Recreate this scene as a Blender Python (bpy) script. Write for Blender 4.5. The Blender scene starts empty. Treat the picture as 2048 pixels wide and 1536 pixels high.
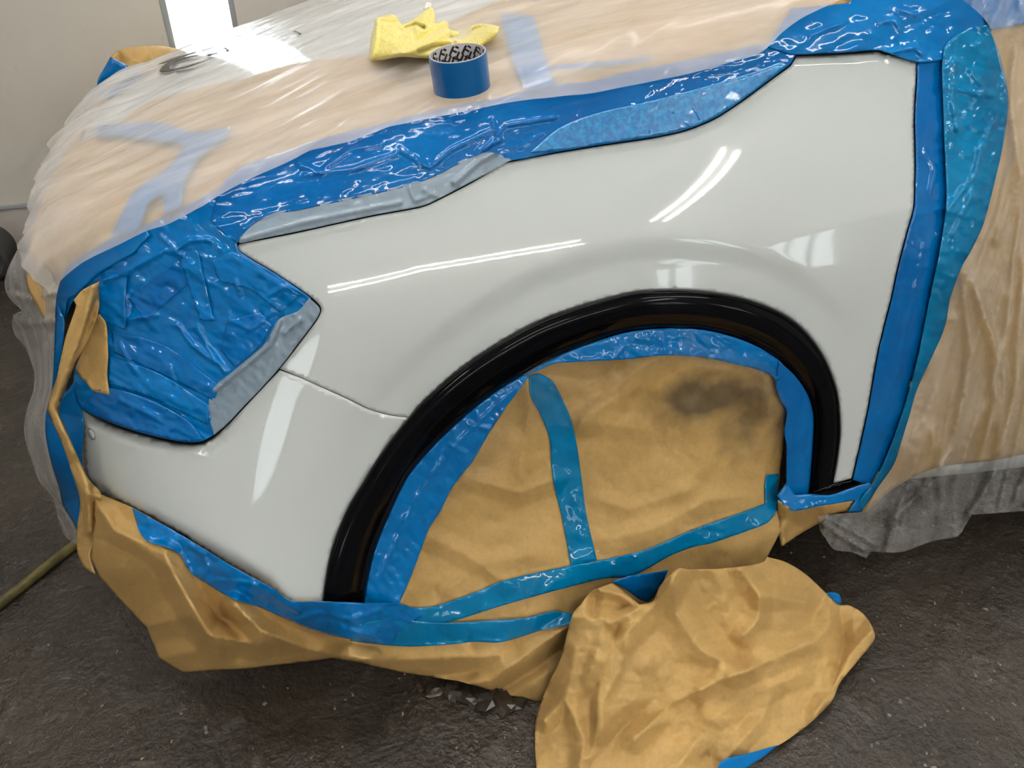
import bpy, bmesh, math, random
import numpy as np
from mathutils import Vector, Matrix
from mathutils.geometry import delaunay_2d_cdt
random.seed(7)
# ------------------------------------------------------------------ camera, light, exposure
FPX = 1550.0
TH, PS = math.radians(34), math.radians(16.5)
C = np.array([-0.43, -0.90, 1.25])
FW = np.array([math.sin(PS)*math.cos(TH), math.cos(PS)*math.cos(TH), -math.sin(TH)])
RT = np.array([math.cos(PS), -math.sin(PS), 0.0])
UP = np.cross(RT, FW)
sc = bpy.context.scene
COL = sc.collection
cam_data = bpy.data.cameras.new('camera')
cam_data.sensor_width = 36.0
cam_data.lens = FPX/2048*36.0
cam_data.clip_start = 0.05
cam = bpy.data.objects.new('camera', cam_data)
COL.objects.link(cam)
M4 = Matrix.Identity(4)
for i in range(3):
    M4[i][0], M4[i][1], M4[i][2], M4[i][3] = RT[i], UP[i], -FW[i], C[i]
cam.matrix_world = M4
sc.camera = cam
world = bpy.data.worlds.new('overcast_sky')
sc.world = world
world.use_nodes = True
bgn = world.node_tree.nodes['Background']
bgn.inputs['Color'].default_value = (0.86, 0.95, 1.0, 1)
bgn.inputs['Strength'].default_value = 5.0
sc.view_settings.view_transform = 'Standard'
sc.view_settings.look = 'None'
sc.view_settings.gamma = 1.0
sc.view_settings.use_curve_mapping = False
sc.view_settings.exposure = 0.36
TUBE_POWER = 42.0
cy_ = sc.cycles
cy_.max_bounces = 6; cy_.diffuse_bounces = 3; cy_.glossy_bounces = 3; cy_.transparent_max_bounces = 10
cy_.use_adaptive_sampling = True; cy_.adaptive_threshold = .07; cy_.use_denoising = True
cy_.caustics_reflective = False; cy_.caustics_refractive = False

# ------------------------------------------------------------------ materials
def newmat(name):
    m = bpy.data.materials.new(name); m.use_nodes = True
    nt = m.node_tree
    return m, nt, nt.nodes['Principled BSDF'], nt.nodes['Material Output']
def node(nt, typ, **kw):
    n = nt.nodes.new(typ)
    for k, v in kw.items():
        if k in n.inputs: n.inputs[k].default_value = v
        else: setattr(n, k, v)
    return n
def coords(nt, scale=(1, 1, 1), rot=(0, 0, 0)):
    g = nt.nodes.new('ShaderNodeNewGeometry')
    mp = nt.nodes.new('ShaderNodeMapping')
    mp.inputs['Scale'].default_value = scale; mp.inputs['Rotation'].default_value = rot
    nt.links.new(g.outputs['Position'], mp.inputs['Vector'])
    return mp.outputs['Vector']
def noise(nt, vec, scale, detail=4, rough=.55, dist=0.0):
    n = node(nt, 'ShaderNodeTexNoise', Scale=scale, Detail=detail, Roughness=rough, Distortion=dist)
    nt.links.new(vec, n.inputs['Vector']); return n.outputs['Fac']
def ramp(nt, fac, stops):
    r = nt.nodes.new('ShaderNodeValToRGB'); e = r.color_ramp.elements
    while len(e) < len(stops): e.new(.5)
    for k, (p, c) in enumerate(stops):
        e[k].position = p; e[k].color = c if len(c) == 4 else (*c, 1)
    nt.links.new(fac, r.inputs['Fac']); return r.outputs['Color']
def bump(nt, bsdf, h, strength, dist=.002):
    b = node(nt, 'ShaderNodeBump', Strength=strength, Distance=dist)
    nt.links.new(h, b.inputs['Height']); nt.links.new(b.outputs['Normal'], bsdf.inputs['Normal'])
    return b
def mixc(nt, fac, a, b, mode='MIX'):
    m = nt.nodes.new('ShaderNodeMix'); m.data_type = 'RGBA'; m.blend_type = mode
    for s, v in (('A', a), ('B', b)):
        k = 6 if s == 'A' else 7
        if isinstance(v, (tuple, list)): m.inputs[k].default_value = (*v[:3], 1)
        else: nt.links.new(v, m.inputs[k])
    if isinstance(fac, (int, float)): m.inputs[0].default_value = fac
    else: nt.links.new(fac, m.inputs[0])
    return m.outputs[2]
def simple(name, col, rough=.5, coat=0., metal=0., spec=.5):
    m, nt, b, o = newmat(name)
    b.inputs['Base Color'].default_value = (*col, 1); b.inputs['Roughness'].default_value = rough
    b.inputs['Coat Weight'].default_value = coat; b.inputs['Coat Roughness'].default_value = .03
    b.inputs['Metallic'].default_value = metal; b.inputs['Specular IOR Level'].default_value = spec
    return m
MAT = {}
def paint():
    m, nt, b, o = newmat('white_car_paint')
    b.inputs['Base Color'].default_value = (.585, .62, .605, 1)
    b.inputs['Roughness'].default_value = .5; b.inputs['Specular IOR Level'].default_value = 0.
    b.inputs['Coat Weight'].default_value = 1.0; b.inputs['Coat Roughness'].default_value = .0
    v = coords(nt); h = noise(nt, v, 420, 2)
    bp = node(nt, 'ShaderNodeBump', Strength=.03, Distance=.0003)
    nt.links.new(h, bp.inputs['Height']); nt.links.new(bp.outputs['Normal'], b.inputs['Coat Normal'])
    return m
MAT['paint'] = paint()
MAT['black'] = simple('gloss_black_trim', (.002, .002, .003), .07, 0., 0., .12)
MAT['shell'] = simple('dark_underbody', (.012, .013, .016), .6)
MAT['seal'] = simple('black_rubber', (.01, .01, .012), .5)
def kraft(name, base, stain=None):
    m, nt, b, o = newmat(name)
    v = coords(nt)
    big = noise(nt, v, 7, 4); fine = noise(nt, v, 160, 3)
    col = ramp(nt, big, [(.3, tuple(c*.88 for c in base)), (.7, tuple(min(1, c*1.08) for c in base))])
    col = mixc(nt, .16, col, ramp(nt, fine, [(.3, tuple(c*.6 for c in base)), (.7, tuple(min(1, c*1.3) for c in base))]))
    if stain:
        for (sx, sy, sz, rx, rz, amt, sc_) in stain:
            g = nt.nodes.new('ShaderNodeNewGeometry')
            mp = nt.nodes.new('ShaderNodeMapping'); mp.vector_type = 'POINT'
            mp.inputs['Location'].default_value = (-sx/rx, 0, -sz/rz)
            mp.inputs['Scale'].default_value = (1/rx, 0, 1/rz)
            nt.links.new(g.outputs['Position'], mp.inputs['Vector'])
            nv = node(nt, 'ShaderNodeTexNoise', Scale=sc_, Detail=3.0)
            nt.links.new(g.outputs['Position'], nv.inputs['Vector'])
            ln = nt.nodes.new('ShaderNodeVectorMath'); ln.operation = 'LENGTH'
            nt.links.new(mp.outputs['Vector'], ln.inputs[0])
            ad = nt.nodes.new('ShaderNodeMath'); ad.operation = 'ADD'
            nt.links.new(ln.outputs['Value'], ad.inputs[0])
            ms = nt.nodes.new('ShaderNodeMath'); ms.operation = 'MULTIPLY_ADD'; ms.inputs[1].default_value = 1.5; ms.inputs[2].default_value = -.75
            nt.links.new(nv.outputs['Fac'], ms.inputs[0]); nt.links.new(ms.outputs[0], ad.inputs[1])
            fr = ramp(nt, ad.outputs[0], [(.25, (amt, amt, amt)), (1.0, (0, 0, 0))])
            col = mixc(nt, fr, col, (.06, .045, .03))
    nt.links.new(col, b.inputs['Base Color'])
    b.inputs['Roughness'].default_value = .62
    b.inputs['Specular IOR Level'].default_value = .35
    bump(nt, b, noise(nt, v, 55, 5, .6), .25, .002)
    return m
KB = (.48, .305, .108)
MAT['kraft'] = kraft('brown_kraft_paper', KB)
def tape(name, c1, c2, rough=.28):
    m, nt, b, o = newmat(name)
    v = coords(nt)
    col = ramp(nt, noise(nt, v, 9, 3), [(.35, c1), (.65, c2)])
    nt.links.new(col, b.inputs['Base Color'])
    b.inputs['Roughness'].default_value = rough
    b.inputs['Coat Weight'].default_value = .75; b.inputs['Coat Roughness'].default_value = .02; b.inputs['Specular IOR Level'].default_value = 0.
    bump(nt, b, noise(nt, v, 70, 4, .6), .22, .002)
    return m
MAT['tape'] = tape('blue_masking_tape', (.0, .125, .38), (.0, .155, .44))
MAT['tape_dark'] = tape('deep_blue_masking_tape', (.0, .10, .34), (.0, .13, .40), .2)
MAT['tape_teal'] = tape('teal_blue_tape_over_paper', (.0, .15, .33), (.0, .19, .40), .3)
def tape_mottle():
    m, nt, b, o = newmat('mottled_blue_tape')
    v = coords(nt)
    col = ramp(nt, noise(nt, v, 130, 3, .7), [(.42, (.0, .125, .36)), (.62, (.0, .23, .50))])
    nt.links.new(col, b.inputs['Base Color']); b.inputs['Roughness'].default_value = .3
    b.inputs['Coat Weight'].default_value = .8; b.inputs['Coat Roughness'].default_value = .06
    bump(nt, b, noise(nt, v, 60, 4, .6), .2, .002)
    return m
MAT['tape_mottle'] = tape_mottle()
def film(name, veil, tint=(.86, .84, .82), bscale=26, bstr=.35, stretch=(1, 1, 1), rot=(0, 0, 0), rough=.12, gloss=1.0, vary=.25):
    m, nt, b, o = newmat(name)
    nt.nodes.remove(b)
    v = coords(nt, stretch, rot)
    h = noise(nt, v, bscale, 5, .6, .6)
    bp = node(nt, 'ShaderNodeBump', Strength=bstr, Distance=.006)
    nt.links.new(h, bp.inputs['Height'])
    tr = nt.nodes.new('ShaderNodeBsdfTransparent')
    di = node(nt, 'ShaderNodeBsdfDiffuse', Color=(*tint, 1))
    gl = node(nt, 'ShaderNodeBsdfGlossy', Roughness=rough)
    nt.links.new(bp.outputs['Normal'], gl.inputs['Normal'])
    m1 = nt.nodes.new('ShaderNodeMixShader')
    vr = ramp(nt, noise(nt, v, bscale*.7, 4), [(.3, (veil*(1-vary),)*3), (.7, (min(1, veil*(1+vary)),)*3)])
    nt.links.new(vr, m1.inputs[0]); nt.links.new(tr.outputs[0], m1.inputs[1]); nt.links.new(di.outputs[0], m1.inputs[2])
    fr = node(nt, 'ShaderNodeFresnel', IOR=1.42)
    nt.links.new(bp.outputs['Normal'], fr.inputs['Normal'])
    mg = nt.nodes.new('ShaderNodeMath'); mg.operation = 'MULTIPLY'; mg.inputs[1].default_value = gloss
    nt.links.new(fr.outputs[0], mg.inputs[0])
    mn = nt.nodes.new('ShaderNodeMath'); mn.operation = 'MINIMUM'; mn.inputs[1].default_value = .28
    nt.links.new(mg.outputs[0], mn.inputs[0])
    m2 = nt.nodes.new('ShaderNodeMixShader')
    nt.links.new(mn.outputs[0], m2.inputs[0]); nt.links.new(m1.outputs[0], m2.inputs[1]); nt.links.new(gl.outputs[0], m2.inputs[2])
    nt.links.new(m2.outputs[0], o.inputs['Surface'])
    return m
MAT['film_hood'] = film('clear_masking_film_hood', .36, (.95, .92, .90), 16, .18, (.35, 2.2, 1), (0, 0, -.35), gloss=.42)
MAT['film_door'] = film('clear_masking_film_door', .21, (.88, .86, .84), 28, .2, (1, 1, .35), rough=.2)
MAT['film_front'] = film('clear_masking_film_front', .38, (.86, .84, .82), 24, .4, (1, 1, .5))
MAT['film_edge'] = film('clear_film_edge', .42, (.42, .55, .68), 30, .4, rough=.05, vary=.12)
MAT['film_clear'] = film('shiny_clear_film', .012, (.7, .75, .8), 45, .55, rough=.04, gloss=.75)

# ------------------------------------------------------------------ numpy noise
_rs = np.random.RandomState(3)
_perm = _rs.permutation(1024)
_gx = np.cos(np.linspace(0, 2*np.pi, 1024, endpoint=False))[_rs.permutation(1024)]
_gy = np.sin(np.linspace(0, 2*np.pi, 1024, endpoint=False))
def _hash(i, j, s=0):
    return _perm[(_perm[(_perm[(i + s*131) & 1023] + j) & 1023] + s*17) & 1023]
_ang = _rs.rand(1024)*2*np.pi
def gnoise(u, v, s=0):
    i, j = np.floor(u).astype(int), np.floor(v).astype(int)
    fu, fv = u-i, v-j
    def g(di, dj):
        a = _ang[_hash(i+di, j+dj, s)]
        return np.cos(a)*(fu-di) + np.sin(a)*(fv-dj)
    su, sv = fu*fu*fu*(fu*(fu*6-15)+10), fv*fv*fv*(fv*(fv*6-15)+10)
    a = g(0, 0)*(1-su)+g(1, 0)*su; b = g(0, 1)*(1-su)+g(1, 1)*su
    return (a*(1-sv)+b*sv)*1.4
def fbm(u, v, s=0, o=3):
    r = 0; a = 1
    for k in range(o):
        r = r+a*gnoise(u, v, s+k); u, v, a = u*2.03+5.1, v*2.03+1.7, a*.5
    return r
def worley(u, v, s=0):
    i, j = np.floor(u).astype(int), np.floor(v).astype(int)
    f1 = np.full(u.shape, 9.); f2 = np.full(u.shape, 9.)
    for di in (-1, 0, 1):
        for dj in (-1, 0, 1):
            h = _hash(i+di, j+dj, s); h2 = _hash(i+di, j+dj, s+5)
            d = np.hypot(i+di+h/1024.-u, j+dj+h2/1024.-v)
            n1 = np.minimum(f1, d); f2 = np.minimum(f2, np.maximum(f1, d)); f1 = n1
    return f1, f2
def crumple(u, v, s=0):
    """dished facets meeting in sharp ridges, two sizes"""
    wu, wv = u+.5*fbm(u*.7, v*.7, s+40), v+.5*fbm(u*.7+9, v*.7, s+50)
    f1, _ = worley(wu, wv, s); g1, _ = worley(wu*2.3+3, wv*2.3, s+9)
    return f1*f1*.9 + .28*g1*g1 + .35*fbm(u*.6, v*.6, s+20, 2)
def facets(u, v, s=0, k=.55, g=.8):
    """nearly flat tilted facets meeting in sharp valleys and ridges"""
    wu, wv = u+.25*gnoise(u*.9, v*.9, s+40), v+.25*gnoise(u*.9+7, v*.9, s+50)
    def part(uu, vv, s, sg):
        i, j = np.floor(uu).astype(int), np.floor(vv).astype(int); r = np.full(uu.shape, -9.)
        for di in (-2, -1, 0, 1, 2):
            for dj in (-2, -1, 0, 1, 2):
                h, h2, h3 = _hash(i+di, j+dj, s), _hash(i+di, j+dj, s+5), _hash(i+di, j+dj, s+11)
                du, dv = uu-(i+di+h/1024.), vv-(j+dj+h2/1024.); a = _ang[h3]
                r = np.maximum(r, g*(np.cos(a)*du+np.sin(a)*dv)-k*(du*du+dv*dv))
        return sg*r
    return part(wu, wv, s, 1)+part(wu*.83+4.3, wv*.83+1.1, s+21, -1)+.4*part(wu*2.1+3, wv*2.1, s+33, 1)
def veins(u, v, s=0, w=.08):
    n = gnoise(u, v, s)+.4*gnoise(u*2.1, v*2.1, s+3)
    return np.clip(1-np.abs(n)/w, 0, 1)

# ------------------------------------------------------------------ the car's skin as one implicit surface (world metres)
def smax(a, b, k):
    h = np.clip(.5+.5*(a-b)/k, 0, 1); return b+(a-b)*h+k*h*(1-h)
ZR = np.array([(-1.4, -.6), (-1.2, .1), (-1.06, .48), (-.98, .62), (-.9, .72), (-.765, .845), (-.615, .907), (-.48, .944), (-.35, .982), (-.2, 1.020), (0, 1.062), (.3, 1.105), (.6, 1.145), (1.05, 1.215), (1.95, 1.60), (3.4, 1.60)])
_zx = np.linspace(-1.4, 3.4, 961)
_zz = np.interp(_zx, ZR[:, 0], ZR[:, 1])
_ker = np.exp(-np.linspace(-2, 2, 41)**2); _ker /= _ker.sum()
_zs = np.convolve(np.pad(_zz, 20, mode='edge'), _ker, 'valid')
_sz = np.linspace(-.5, 1.6, 421)
def _ss(a, b, x):
    t = np.clip((x-a)/(b-a), 0, 1); return t*t*(3-2*t)
_sy = np.cumsum(.12+.40*_ss(.62, .90, _sz))*(_sz[1]-_sz[0])
_sy -= np.interp(.3, _sz, _sy)
_mz = np.linspace(-.5, 1.6, 211); _my = np.cumsum(1-_ss(.66, .80, _mz))*(_mz[1]-_mz[0]); _my += .45-np.interp(.45, _mz, _my)
def dist_poly(pts, poly):
    """distance of 2D points to a polyline"""
    d = np.full(len(pts), 1e9)
    for a, b in zip(poly[:-1], poly[1:]):
        ab = b-a; L = max(ab@ab, 1e-12)
        t = np.clip(((pts-a)@ab)/L, 0, 1)
        d = np.minimum(d, np.hypot(*(pts-a-t[:, None]*ab).T))
    return d
def body(p):
    x, y, z = p[..., 0], p[..., 1], p[..., 2]
    q = np.clip(-.40-x, 0, None); r = np.clip(x-.55, 0, None)
    a = np.interp(z, _sz, _sy)+1.0*q*q+.02*r+.30*_ss(.28, .62, -x)*(np.interp(z, _mz, _my)-.60)-y
    yy = (y-.80)/.65
    b = z-(np.interp(x, _zx, _zs)-np.where(yy < 0, .055, .11)*yy*yy)
    c = (-.968+.24*(y-.92)**2+.35*(z-.55)**2)-x
    return smax(smax(a, b, .055), c, .15)
def rays(px):
    px = np.asarray(px, float)
    d = FPX*FW+(px[:, :1]-1024)*RT+(768-px[:, 1:2])*UP
    return d/np.linalg.norm(d, axis=1)[:, None]
def hit(px, off=0.):
    d = rays(px); t = np.full(len(d), .5)
    for i in range(130):
        t = t+np.clip(.62*(body(C+t[:, None]*d)-off), -.05, .12)
    P = C+t[:, None]*d
    return P, np.abs(body(P)-off) < 2e-3, t
def grad(P):
    e = 1e-3
    g = np.stack([body(P+np.eye(3)[k]*e)-body(P-np.eye(3)[k]*e) for k in range(3)], 1)
    return g/np.linalg.norm(g, axis=1)[:, None]
def project(P):
    v = P-C; w = v@FW
    return np.stack([1024+FPX*(v@RT)/w, 768-FPX*(v@UP)/w], 1)
def tps(ctrl):
    """smooth depth field through control points (x, y, kind, value)"""
    px = np.array([(c[0], c[1]) for c in ctrl], float)
    d = rays(px); _, _, tb = hit(px)
    t = np.empty(len(ctrl))
    for i, c in enumerate(ctrl):
        if c[2] == 'y': t[i] = (c[3]-C[1])/d[i, 1]
        elif c[2] == 'z': t[i] = (c[3]-C[2])/d[i, 2]
        else:
            _, ok, tt = hit(px[i:i+1], c[3]); t[i] = tt[0]
    s = 1/500.; q = px*s
    def phi(r): return r*r*np.log(r+1e-9)
    n = len(q); K = phi(np.linalg.norm(q[:, None]-q[None], axis=2))+1e-4*np.eye(n)
    A = np.zeros((n+3, n+3)); A[:n, :n] = K; A[:n, n] = 1; A[:n, n+1:] = q; A[n:, :n] = A[:n, n:].T
    w = np.linalg.solve(A, np.r_[1/t, 0, 0, 0])
    def field(p):
        pq = np.asarray(p)*s
        k = phi(np.linalg.norm(pq[:, None]-q[None], axis=2))
        return 1/(k@w[:n]+w[n]+pq@w[n+1:])
    return field

# ------------------------------------------------------------------ mesh helpers
def resample(poly, step, closed=True, smooth=True):
    p = np.array(poly, float); n = len(p); out = []
    rng = range(n if closed else n-1)
    for i in rng:
        p1, p2 = p[i], p[(i+1) % n]
        p0 = p[i-1] if (closed or i > 0) else 2*p1-p2
        p3 = p[(i+2) % n] if (closed or i+2 < n) else 2*p2-p1
        L = np.linalg.norm(p2-p1); k = max(1, int(round(L/step)))
        def sharp(a, b, c):
            u, w = b-a, c-b; lu, lw = np.linalg.norm(u), np.linalg.norm(w)
            return lu < 1e-6 or lw < 1e-6 or (u@w)/(lu*lw) < .62
        m1 = (p2-p0)*.5; m2 = (p3-p1)*.5
        d = p2-p1
        if not smooth or sharp(p0, p1, p2): m1 = d
        else:
            l = np.linalg.norm(m1); m1 = m1*min(1, L/(l+1e-9))
        if not smooth or sharp(p1, p2, p3): m2 = d
        else:
            l = np.linalg.norm(m2); m2 = m2*min(1, L/(l+1e-9))
        for j in range(k):
            t = j/k; t2, t3 = t*t, t*t*t
            out.append((2*t3-3*t2+1)*p1+(t3-2*t2+t)*m1+(-2*t3+3*t2)*p2+(t3-t2)*m2)
    if not closed: out.append(p[-1])
    return np.array(out)
def inside(pts, poly):
    x, y = pts[:, 0], pts[:, 1]; r = np.zeros(len(pts), bool)
    a = poly; b = np.roll(poly, -1, 0)
    for (x1, y1), (x2, y2) in zip(a, b):
        if y1 == y2: continue
        c = ((y1 > y) != (y2 > y)) & (x < (x2-x1)*(y-y1)/(y2-y1)+x1)
        r ^= c
    return r
def tri2d(poly, step):
    lo, hi = poly.min(0), poly.max(0)
    gx = np.arange(lo[0]+step*.5, hi[0], step); gy = np.arange(lo[1]+step*.5, hi[1], step*.87)
    X, Y = np.meshgrid(gx, gy); X[1::2] += step*.5
    g = np.stack([X.ravel(), Y.ravel()], 1); g += (_rs.rand(*g.shape)-.5)*step*.25
    g = g[inside(g, poly)]
    g = g[dist_poly(g, np.vstack([poly, poly[:1]])) > step*.45]
    n = len(poly)
    pts = [Vector((float(a), float(b))) for a, b in np.vstack([poly, g])]
    vs, es, fs, *_ = delaunay_2d_cdt(pts, [(i, (i+1) % n) for i in range(n)], [], 1, 1e-5)
    return np.array([(v.x, v.y) for v in vs]), [tuple(t) for t in fs if len(t) == 3]
def vnormals(P, F):
    F = np.array(F); n = np.cross(P[F[:, 1]]-P[F[:, 0]], P[F[:, 2]]-P[F[:, 0]])
    N = np.zeros_like(P)
    for k in range(3): np.add.at(N, F[:, k], n)
    return N/(np.linalg.norm(N, axis=1)[:, None]+1e-12)
def link(name, P, F, mat, parent=None, smooth=True, thick=0., label=None, cat=None, group=None, kind=None, base=True, toff=-1.):
    P = np.asarray(P, float)
    if base and parent is None:
        o0 = np.array([(P[:, 0].min()+P[:, 0].max())/2, (P[:, 1].min()+P[:, 1].max())/2, P[:, 2].min()])
    else: o0 = np.zeros(3)
    me = bpy.data.meshes.new(name)
    me.from_pydata([tuple(v) for v in (P-o0)], [], [tuple(int(i) for i in f) for f in F])
    me.update()
    if smooth: me.polygons.foreach_set('use_smooth', [True]*len(me.polygons))
    me.materials.append(MAT[mat] if isinstance(mat, str) else mat)
    o = bpy.data.objects.new(name, me); COL.objects.link(o); o.location = tuple(o0)
    if parent is not None:
        o.parent = parent
        o.matrix_parent_inverse = Matrix.Translation(-Vector(parent.location))
    if thick:
        md = o.modifiers.new('thickness', 'SOLIDIFY'); md.thickness = thick; md.offset = toff
    return tag(o, label, cat, group, kind)
def tag(o, label=None, cat=None, group=None, kind=None):
    if label: o['label'] = label
    if cat: o['category'] = cat
    if group: o['group'] = group
    if kind: o['kind'] = kind
    return o
def empty(name, loc, label=None, cat=None, group=None):
    o = bpy.data.objects.new(name, None); COL.objects.link(o); o.location = loc; o.empty_display_size = .1
    return tag(o, label, cat, group)
def orient(P, F):
    F = np.array(F); c = (P[F[:, 0]]+P[F[:, 1]]+P[F[:, 2]])/3
    n = np.cross(P[F[:, 1]]-P[F[:, 0]], P[F[:, 2]]-P[F[:, 0]])
    fl = np.einsum('ij,ij->i', n, C-c).sum() < 0
    return F[:, ::-1] if fl else F
def creasefield(px, creases):
    """traced folds: (points, height m, width px); sharp crest, straight flanks"""
    h = np.zeros(len(px))
    for pts, a, w in creases:
        d = dist_poly(px, np.array(pts, float))
        h += a*np.clip(1-d/w, 0, 1)**1.1
    return h
def sheet(name, poly, mat, surf='body', off=0., step=9, disp=None, creases=(), thick=.0005, parent=None, smooth_poly=True, toff=-1., **kw):
    pl = resample(poly, step, True, smooth_poly)
    q, F = tri2d(pl, step)
    if surf == 'body': P, ok, _ = hit(q, off)
    else:
        P = C+rays(q)*surf(q)[:, None]; ok = np.ones(len(q), bool)
        if off: P = P-rays(q)*off
    F = [f for f in F if ok[list(f)].all()]
    F = orient(P, F)
    N = grad(P) if surf == 'body' else vnormals(P, F)
    h = np.zeros(len(q))
    if disp is not None: h = h+disp(P, q)
    if creases:
        ks, kw_ = (.5, .75) if str(mat).startswith('tape') else (1., 1.)
        h = h+creasefield(q, [(p_, a_*ks, w_*kw_) for p_, a_, w_ in creases])
    D_ = rays(q); cs = np.clip(-np.einsum('ij,ij->i', D_, N), .4, 1)
    P = P-D_*(h/cs)[:, None]
    used = np.unique(F); mp = -np.ones(len(P), int); mp[used] = np.arange(len(used))
    return link(name, P[used], mp[F], mat, parent, thick=thick, toff=toff, **kw)
def columns(B, yend, off, rows, disp=None, ystart=None):
    """grid over the bonnet: each column leaves curve point B[i] and crosses the car to y = yend[i]"""
    n = len(B); ax = np.clip(B[:, 0], -.55, 2); d = np.stack([B[:, 0]-ax, np.zeros(n), B[:, 2]-.45], 1)
    d /= np.linalg.norm(d, axis=1)[:, None]
    s = np.linspace(0, 1, rows)**1.25
    y = B[:, 1][:, None]*(1-s)+np.asarray(yend)[:, None]*s
    A = np.stack([np.repeat(ax[:, None], rows, 1), y, np.full((n, rows), .45)], 2)
    lo = np.zeros((n, rows)); hi = np.full((n, rows), 1.1)
    for k in range(40):
        m = (lo+hi)/2; o = body(A+m[..., None]*d[:, None, :]) > off
        hi = np.where(o, m, hi); lo = np.where(o, lo, m)
    P = (A+((lo+hi)/2)[..., None]*d[:, None, :]).reshape(-1, 3)
    if disp is not None: P = P+grad(P)*disp(P)[:, None]
    F = []
    for i in range(n-1):
        for j in range(rows-1):
            a = i*rows+j; F.append((a, a+1, a+rows+1, a+rows))
    # outward
    p0 = P[F[len(F)//2][0]]; nn = np.cross(P[F[len(F)//2][1]]-p0, P[F[len(F)//2][2]]-p0)
    if nn[2] < 0: F = [f[::-1] for f in F]
    return P, F
def box(name, lo, hi, mat, parent=None, **kw):
    x0, y0, z0 = lo; x1, y1, z1 = hi
    P = np.array([(x0, y0, z0), (x1, y0, z0), (x1, y1, z0), (x0, y1, z0), (x0, y0, z1), (x1, y0, z1), (x1, y1, z1), (x0, y1, z1)])
    F = [(0, 3, 2, 1), (4, 5, 6, 7), (0, 1, 5, 4), (1, 2, 6, 5), (2, 3, 7, 6), (3, 0, 4, 7)]
    return link(name, P, F, mat, parent, smooth=False, **kw)
def tube(P, r, seg=12, cap=True):
    P = np.array(P, float); n = len(P); V = []; F = []
    r = np.broadcast_to(r, (n,))
    for i in range(n):
        t = P[min(i+1, n-1)]-P[max(i-1, 0)]; t /= np.linalg.norm(t)
        a = np.cross(t, [0, 0, 1.]); a = a if np.linalg.norm(a) > .1 else np.cross(t, [1., 0, 0]); a /= np.linalg.norm(a); b = np.cross(t, a)
        for k in range(seg):
            w = 2*math.pi*k/seg; V.append(P[i]+r[i]*(math.cos(w)*a+math.sin(w)*b))
    for i in range(n-1):
        for k in range(seg):
            F.append((i*seg+k, i*seg+(k+1) % seg, (i+1)*seg+(k+1) % seg, (i+1)*seg+k))
    if cap: F.append(tuple(range(seg))[::-1]); F.append(tuple((n-1)*seg+k for k in range(seg)))
    return np.array(V), F
# ------------------------------------------------------------------ room
WY, X0, X1, Y0, H = 2.33, -4.2, 4.2, -4.0, 3.2
def floor_mat():
    m, nt, b, o = newmat('wet_dark_concrete')
    v = coords(nt)
    big = noise(nt, v, 2.2, 6, .6, .4); mid = noise(nt, v, 14, 6, .65, .5); fine = noise(nt, v, 90, 4)
    col = ramp(nt, big, [(.3, (.026, .020, .015)), (.5, (.038, .029, .021)), (.7, (.052, .040, .030))])
    col = mixc(nt, ramp(nt, mid, [(.60, (0, 0, 0)), (.78, (.6, .6, .6))]), col, (.16, .145, .125))
    col = mixc(nt, ramp(nt, fine, [(.70, (0, 0, 0)), (.80, (.4, .4, .4))]), col, (.16, .145, .12))
    nt.links.new(col, b.inputs['Base Color'])
    rg = ramp(nt, noise(nt, v, 5, 5, .6), [(.35, (.14,)*3), (.62, (.45,)*3)])
    nt.links.new(rg, b.inputs['Roughness'])
    hh = nt.nodes.new('ShaderNodeMath'); hh.operation = 'MULTIPLY_ADD'; hh.inputs[1].default_value = .35
    nt.links.new(fine, hh.inputs[0]); nt.links.new(mid, hh.inputs[2])
    bump(nt, b, hh.outputs[0], .75, .014)
    return m
def wall_mat(name, base, dirt):
    m, nt, b, o = newmat(name)
    v = coords(nt)
    col = ramp(nt, noise(nt, v, 1.6, 5, .6), [(.3, tuple(c*.9 for c in base)), (.7, base)])
    col = mixc(nt, ramp(nt, noise(nt, coords(nt, (1, 1, .4)), 9, 6, .7, .8), [(.66, (0, 0, 0)), (.82, (.6,)*3)]), col, dirt)
    nt.links.new(col, b.inputs['Base Color']); b.inputs['Roughness'].default_value = .55
    bump(nt, b, noise(nt, v, 18, 5), .12, .01)
    return m
MAT['floor'] = floor_mat()
MAT['wall'] = wall_mat('off_white_plaster', (.60, .56, .49), (.20, .18, .16))
MAT['wall_room'] = wall_mat('pale_booth_wall', (.62, .60, .55), (.4, .38, .34))
MAT['ceil'] = simple('white_ceiling', (.72, .72, .70), .7)
MAT['frame'] = simple('grey_painted_frame', (.32, .34, .34), .4)
MAT['panel'] = simple('pale_grey_lower_panel', (.50, .46, .42), .5)
def glass_mat():
    m, nt, b, o = newmat('window_glass'); nt.nodes.remove(b)
    t = nt.nodes.new('ShaderNodeBsdfTransparent'); g = node(nt, 'ShaderNodeBsdfGlossy', Roughness=.02)
    x = nt.nodes.new('ShaderNodeMixShader'); x.inputs[0].default_value = .06
    nt.links.new(t.outputs[0], x.inputs[1]); nt.links.new(g.outputs[0], x.inputs[2]); nt.links.new(x.outputs[0], o.inputs['Surface'])
    return m
MAT['glass'] = glass_mat()
S = dict(kind='structure')
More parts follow.
